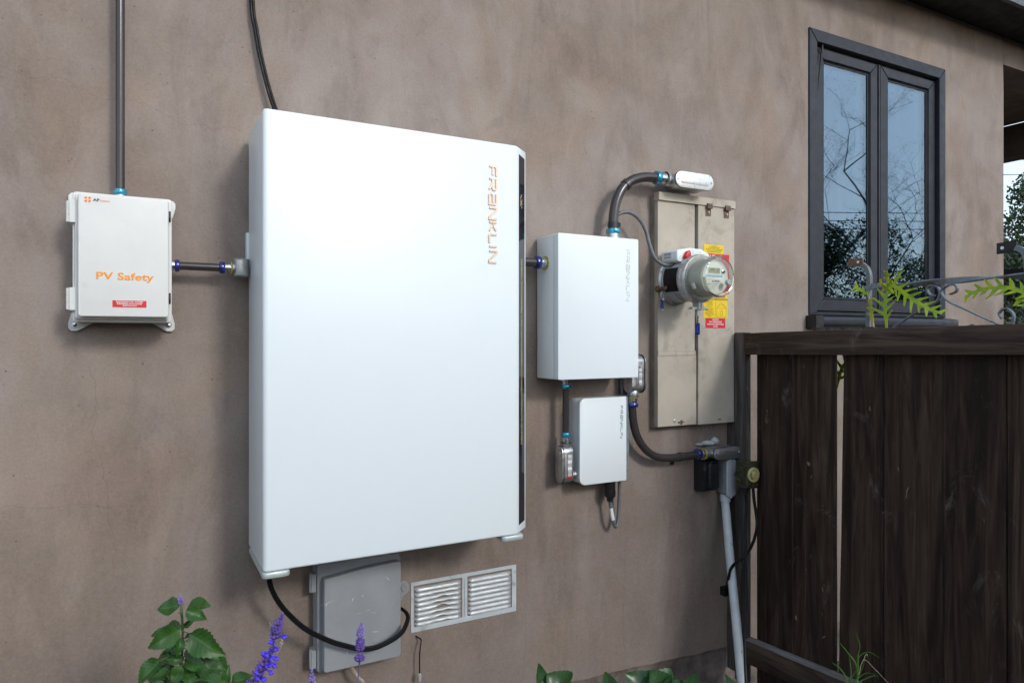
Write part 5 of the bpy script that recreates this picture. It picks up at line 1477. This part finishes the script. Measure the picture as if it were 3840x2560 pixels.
sa = thing('salvia_spike', 'leaning blue violet salvia flower spike below the cabinet corner', 'flower', (.18, -.67, .06), 'salvia flower spikes')
AX = [(.240, -.700, 1.018), (.234, -.696, 1.000), (.227, -.693, .975), (.219, -.688, .942), (.208, -.683, .918), (.189, -.672, .885)]
bm = newbm(); tube(bm, spline(AX + [(.170, -.66, .80), (.14, -.64, .40), (.13, -.63, .05)], 5), .0018, 7); part('stem', bm, 'stem_purple', sa)
spike(sa, AX[:3], .0105, 'calyx', 3, 10, 8)
spike(sa, AX[2:], .0125, 'calyx', 4, 9, 6)
rs = random.Random(5)
PX = spline(AX, 6)
for (i, dx, dz) in ((11, .024, .004), (13, -.010, .004), (16, -.026, -.004), (18, .016, -.002), (20, .018, -.010), (21, -.020, -.010), (24, .020, -.006), (26, -.008, -.006), (28, .022, .008), (29, -.024, .004), (30, .01, -.006), (14, .006, -.008), (23, .004, .006), (12, -.012, -.002), (17, -.012, .002), (19, .006, .006), (22, .012, .004), (25, -.014, .004), (27, .012, .0)):
    p = PX[min(i, len(PX) - 1)]
    d = Vector((dx * .88, -.010 - dx * .47, dz))
    b_ = newbm()
    tube(b_, [p, p + d * .55], [.0012, .0022], 6)
    q = p + d * .55; dn = d.normalized()
    lathe(b_, [(.0016, 0), (.0024, .003), (.0018, .006), (.0004, .008)], q, dn + Vector((rs.uniform(-.3, .3), 0, .6)), 7)
    for sx_ in (-.6, .6):
        lathe(b_, [(.0012, 0), (.0026, .003), (.0030, .006), (.0008, .0085)], q, dn + Vector((sx_, -.2, -.7 + rs.uniform(-.2, .2))), 7)
    part('floret', b_, 'petal', sa, None, 60)
s2 = thing('salvia_spike', 'upright violet salvia spike in front of the grey utility box', 'flower', (.415, -.60, .06), 'salvia flower spikes')
AX = [(.422, -.604, .931), (.419, -.603, .904), (.419, -.603, .875), (.418, -.602, .854)]
bm = newbm(); tube(bm, spline(AX + [(.416, -.601, .824), (.412, -.600, .77), (.40, -.59, .40), (.40, -.59, .05)], 5), .0021, 8); part('stem', bm, 'stem_purple', s2)
spike(s2, AX[:2], .0085, 'calyx_pale', 6, 10, 8)
spike(s2, AX[1:3] , .0100, 'calyx', 7, 9, 9)
spike(s2, [(.4185, -.603, .862), (.418, -.602, .852)], .0115, 'calyx', 8, 3, 8)
s3 = thing('salvia_spike', 'pale violet salvia bud tip peeking in beside the leaning spike', 'flower', (.30, -.66, .06), 'salvia flower spikes')
AX = [(.2985, -.685, .894), (.2985, -.685, .872), (.2985, -.685, .85)]
bm = newbm(); tube(bm, spline(AX + [(.295, -.68, .60), (.29, -.67, .05)], 5), .0018, 7); part('stem', bm, 'stem_purple', s3)
spike(s3, AX, .0085, 'calyx_pale', 9, 8, 7)
dr_ = thing('dry_flower_stalk', 'dry straw coloured flower stalk beside the leaning violet spike', 'dry stalk', (.20, -.65, .06))
bm = newbm(); tube(bm, spline([(.246, -.668, .956), (.239, -.665, .938), (.224, -.657, .910), (.209, -.649, .870), (.19, -.64, .6), (.18, -.63, .06)], 6), .0011, 6); part('stem', bm, 'dry', dr_)
bm = newbm()
rs = random.Random(3)
for i in range(16):
    f = i / 15
    p = Vector((.246, -.668, .958)).lerp(Vector((.238, -.664, .936)), f)
    bud(bm, p, Vector((rs.uniform(-1, 1), rs.uniform(-1, 1), .4)).normalized(), .0045, .0012)
for i in range(18):
    f = i / 17
    p = Vector((.224, -.657, .991)).lerp(Vector((.229, -.659, .966)), f)
    bud(bm, p, Vector((rs.uniform(-1, 1), rs.uniform(-1, 1), .4)).normalized(), .005, .0012)
tube(bm, spline([(.224, -.657, .990), (.228, -.659, .972), (.232, -.661, .945), (.226, -.658, .915)], 4), .0008, 5)
part('seed_head', bm, 'dry', dr_)

BL = [(1.001, -0.461, 0.577, 0.958, -0.461, 0.618, 0.7), (1.029, -0.476, 0.584, 0.979, -0.472, 0.635, 0.8), (0.97, -0.444, 0.591, 0.961, -0.462, 0.658, 0.4), (1.029, -0.476, 0.591, 1.028, -0.498, 0.617, 0.6),
      (1.134, -0.532, 0.584, 1.117, -0.546, 0.639, 0.5), (1.249, -0.594, 0.57, 1.174, -0.577, 0.638, 0.6), (1.258, -0.599, 0.57, 1.23, -0.606, 0.646, 0.8), (1.291, -0.616, 0.577, 1.212, -0.597, 0.628, 0.7),
      (1.267, -0.603, 0.574, 1.269, -0.627, 0.621, 0.6), (1.315, -0.629, 0.577, 1.279, -0.633, 0.623, 0.5), (1.321, -0.633, 0.577, 1.33, -0.66, 0.633, 0.6), (1.427, -0.689, 0.577, 1.412, -0.704, 0.633, 0.4)]
rs = random.Random(8)
for (name, lab, ids, cx, cy) in (('broad_leaf_plant', 'dark broad leaf tips rising below the metal vent', (0, 1, 2, 3), .99, -.47), ('broad_leaf_plant', 'glossy broad leaves peeking in below the stucco edge', (4, 5, 6, 7, 8, 9, 10, 11), 1.26, -.61)):
    pl_ = thing(name, lab, 'plant', (cx, cy, .06), 'broad leaved plants at the wall foot')
    for i in ids:
        L_ = BL[i]
        put_leaf(pl_, LMD[i % 3], L_[:3], L_[3:6], L_[6] * 1.6, rs.uniform(.3, .6), rs.uniform(-.3, .3))
        bm = newbm(); tube(bm, spline([L_[:3], ((L_[0] + cx) / 2, (L_[1] + cy) / 2, .42), (cx + rs.uniform(-.03, .03), cy + rs.uniform(-.03, .03), .05)], 5), .0022, 6); part('leaf_stalk', bm, 'stem', pl_)
GR = [[(1.936, -0.678, 0.481), (1.932, -0.676, 0.498), (1.913, -0.666, 0.529), (1.891, -0.655, 0.546)], [(1.961, -0.692, 0.481), (1.959, -0.691, 0.537), (1.932, -0.676, 0.581), (1.905, -0.662, 0.618)], [(1.943, -0.682, 0.481), (1.944, -0.683, 0.52), (1.939, -0.68, 0.564)], [(1.964, -0.694, 0.511), (1.963, -0.693, 0.564), (1.968, -0.696, 0.599), (1.957, -0.69, 0.64)], [(1.936, -0.678, 0.481), (1.955, -0.689, 0.516), (1.98, -0.702, 0.551)], [(1.963, -0.693, 0.529), (1.966, -0.695, 0.564), (1.993, -0.709, 0.578), (2.024, -0.726, 0.559)], [(1.951, -0.687, 0.485), (1.986, -0.705, 0.513), (2.03, -0.729, 0.502)], [(1.955, -0.689, 0.481), (2.009, -0.717, 0.505), (2.024, -0.726, 0.481)], [(1.959, -0.691, 0.494), (1.978, -0.701, 0.537), (1.983, -0.703, 0.581)]]
gt = thing('grass_clump', 'thin clump of green grass blades in front of the dark fence boards', 'grass clump', (1.95, -.69, .06))
for i, g in enumerate(GR):
    p = spline(g, 6); n_ = len(p)
    bm = newbm()
    wds = [.0030 * (1 - (j / (n_ - 1)) ** 1.6) + .0003 for j in range(n_)]
    tube(bm, p, wds, prof=[(0, 1), (.35, 0), (0, -1), (-.12, 0)]); part('blade', bm, 'grass', gt)
    bm = newbm(); tube(bm, spline([g[0], (1.955, -.69, .36), (1.955 + .004 * i - .01, -.69, .05)], 5), .0012, 6); part('blade_stalk', bm, 'grass', gt)
bm = newbm(); tube(bm, spline([(1.96, -.692, .48), (1.977, -.701, .553), (2.009, -.717, .526), (2.051, -.740, .476)], 6), .0010, 6); tube(bm, spline([(1.977, -.701, .553), (1.985, -.705, .572), (1.99, -.707, .566)], 5), .0008, 6); part('dry_blade', bm, 'dry', gt)

# ================================================================== TREES (one beyond the porch, others reflected in the window)
def tree(name, label, base, h, spread, seed, m, nleaf, lsize, depth=4, bark='bark', group=None, ell=None, girth=.022):
    rs_ = random.Random(seed)
    t_ = thing(name, label, 'tree', base, group)
    b_ = newbm(); tips = []
    def grow(p, d, L_, r_, lev):
        q = [p]; dd = d.copy()
        for i in range(4):
            dd = (dd + Vector((rs_.uniform(-1, 1), rs_.uniform(-1, 1), rs_.uniform(-.3, .7))) * .22).normalized()
            q.append(q[-1] + dd * L_ / 4)
        tube(b_, q, [r_ * (1 - .11 * i) for i in range(5)], 7 if lev < 2 else 4, cap=False)
        if lev >= 2: tips.extend(q[2:])
        if lev < depth:
            for c in range(3 if lev else 5):
                k_ = rs_.choice((2, 3, 4)) if c else 4
                a = rs_.uniform(0, 2 * pi)
                e_ = Vector((cos(a), sin(a), rs_.uniform(.0, .7))).normalized()
                grow(q[k_], (dd * .55 + e_ * spread).normalized(), L_ * rs_.uniform(.55, .78), r_ * (.42 if c else .6), lev + 1)
    grow(Vector(base), Vector((0, 0, 1)), h * .36, h * girth, 0)
    part('trunk', b_, bark, t_, None, 60, False)
    if nleaf:
        V, F = [], []
        if ell:
            pool = []
            c0 = Vector(base) + Vector(ell[3:6])
            lobes = []
            for i in range(16):
                a = rs_.uniform(0, 2 * pi); zz = rs_.uniform(-1, 1); rr2 = math.sqrt(max(0, 1 - zz * zz)) * rs_.uniform(.55, 1)
                lobes.append((c0 + Vector((cos(a) * rr2 * ell[0] * .75, sin(a) * rr2 * ell[1] * .75, zz * ell[2] * .8)), rs_.uniform(.28, .48)))
        for i in range(nleaf):
            if ell:
                c, rr2 = rs_.choice(lobes)
                g = Vector((rs_.gauss(0, 1), rs_.gauss(0, 1), rs_.gauss(0, 1))).normalized() * rs_.uniform(.6, 1.08)
                p = c + Vector((g.x * ell[0], g.y * ell[1], g.z * ell[2] * .8)) * rr2
            else:
                p = rs_.choice(tips) + Vector((rs_.gauss(0, 1), rs_.gauss(0, 1), rs_.gauss(0, 1))) * lsize * 2.2
            a = Vector((rs_.gauss(0, 1), rs_.gauss(0, 1), rs_.gauss(0, 1) - .4)).normalized()
            s_ = a.orthogonal().normalized(); s_ = Matrix.Rotation(rs_.uniform(0, 6.28), 3, a) @ s_
            L_ = lsize * rs_.uniform(.7, 1.3); w_ = L_ * .3
            k_ = len(V)
            V += [p, p + a * L_ * .5 + s_ * w_, p + a * L_, p + a * L_ * .5 - s_ * w_]
            F.append((k_, k_ + 1, k_ + 2, k_ + 3))
        me = bpy.data.meshes.new('crown'); me.from_pydata([tuple(v - ORG[t_]) for v in V], [], F)
        uv = me.uv_layers.new(name='UVMap')
        for i, l_ in enumerate(uv.data): l_.uv = ((0, 0), (.5, 1), (1, 0), (.5, -1))[i % 4]
        me.materials.append(M[m])
        o = bpy.data.objects.new('crown', me); COL.objects.link(o); o.parent = t_
    return t_
tree('evergreen_tree', 'dense dark evergreen tree seen beyond the porch corner', (17.2, 6.6, .05), 4.6, .9, 21, 'crown2', 30000, .11, 3, ell=(2.6, 2.6, 1.9, 0, 0, 1.75))
tree('evergreen_tree', 'tall feathery tree rising behind the porch at the picture edge', (24.5, 8.6, .05), 7.5, .9, 23, 'crown', 22000, .13, 3, ell=(2.2, 2.2, 2.6, 0, 0, 4.2))
tree('bare_tree', 'leafless branching tree reflected in the window glass', (11.4, -6.0, .05), 6.6, 1.0, 31, 'crown', 4000, .020, 6, girth=.013)
tree('bare_tree', 'second leafless twiggy tree mirrored in the far window pane', (14.6, -7.5, .05), 6.0, 1.0, 41, 'crown', 3000, .020, 6, girth=.013)
tree('evergreen_tree', 'round dark evergreen tree reflected low in the near window pane', (10.2, -5.6, .05), 3.4, .9, 33, 'crown2', 30000, .055, 3, ell=(1.25, 1.4, 1.75, .2, 0, 1.9))
tree('evergreen_tree', 'dark shrubby tree reflected at the far edge of the window', (15.2, -6.6, .05), 3.0, .9, 35, 'crown2', 26000, .055, 3, ell=(1.7, 1.4, 1.5, -.4, 0, 1.6))
for i, z in enumerate((6.9, 6.65, 6.4, 6.0)):
    bm = newbm(); tube(bm, [(6, 14.0, z + .5), (20, 8.3, z - .05), (34, 2.5, z + .45)], .011, 5)
    single('overhead_wire', bm, 'wire', ('highest', 'second highest', 'third highest', 'lowest')[i] + ' thin power line crossing the sky beyond the porch', 'wire', 'overhead wires beyond the porch')
for i, z in enumerate((5.3, 5.05, 4.8)):
    bm = newbm(); tube(bm, [(4, -16, z + .6), (16, -12.5, z), (34, -7, z + .5)], .012, 5)
    single('overhead_wire', bm, 'wire', ('top', 'middle', 'bottom')[i] + ' of three thin power lines mirrored in the window', 'wire', 'overhead wires over the garden')

# clipped hedge, unseen behind the camera, added to block low sky light
hd = thing('hedge', 'clipped dark hedge across the garden, facing the house wall', 'hedge', (2.0, -6.4, .05))
bm = newbm(); box(bm, -6.8, 8.8, -6.75, -6.05, .05, 1.85, .1); part('inner_branches', bm, 'hedge_core', hd)  # solid core inside the leaves, added to block light
rs = random.Random(77); V, F = [], []
for i in range(26000):
    f_ = rs.random()
    x = rs.uniform(-7, 9)
    if f_ < .72: p = Vector((x, -5.98 + rs.gauss(0, .05) + .08 * mnoise.noise(Vector((x * 1.5, 1, 2))), rs.uniform(.06, 1.95)))
    else: p = Vector((x, rs.uniform(-6.8, -5.95), 1.92 + rs.gauss(0, .06) + .12 * mnoise.noise(Vector((x * 1.2, 4, 2)))))
    a = Vector((rs.gauss(0, 1), rs.gauss(0, 1) + .5, rs.gauss(0, 1))).normalized()
    s_ = a.orthogonal().normalized(); s_ = Matrix.Rotation(rs.uniform(0, 6.28), 3, a) @ s_
    L_ = rs.uniform(.06, .12); k_ = len(V)
    V += [p, p + a * L_ * .5 + s_ * L_ * .28, p + a * L_, p + a * L_ * .5 - s_ * L_ * .28]
    F.append((k_, k_ + 1, k_ + 2, k_ + 3))
me = bpy.data.meshes.new('foliage'); me.from_pydata([tuple(v - ORG[hd]) for v in V], [], F)
uv = me.uv_layers.new(name='UVMap')
for i, l_ in enumerate(uv.data): l_.uv = ((0, 0), (.5, 1), (1, 0), (.5, -1))[i % 4]
me.materials.append(M['crown2'])
o = bpy.data.objects.new('foliage', me); COL.objects.link(o); o.parent = hd
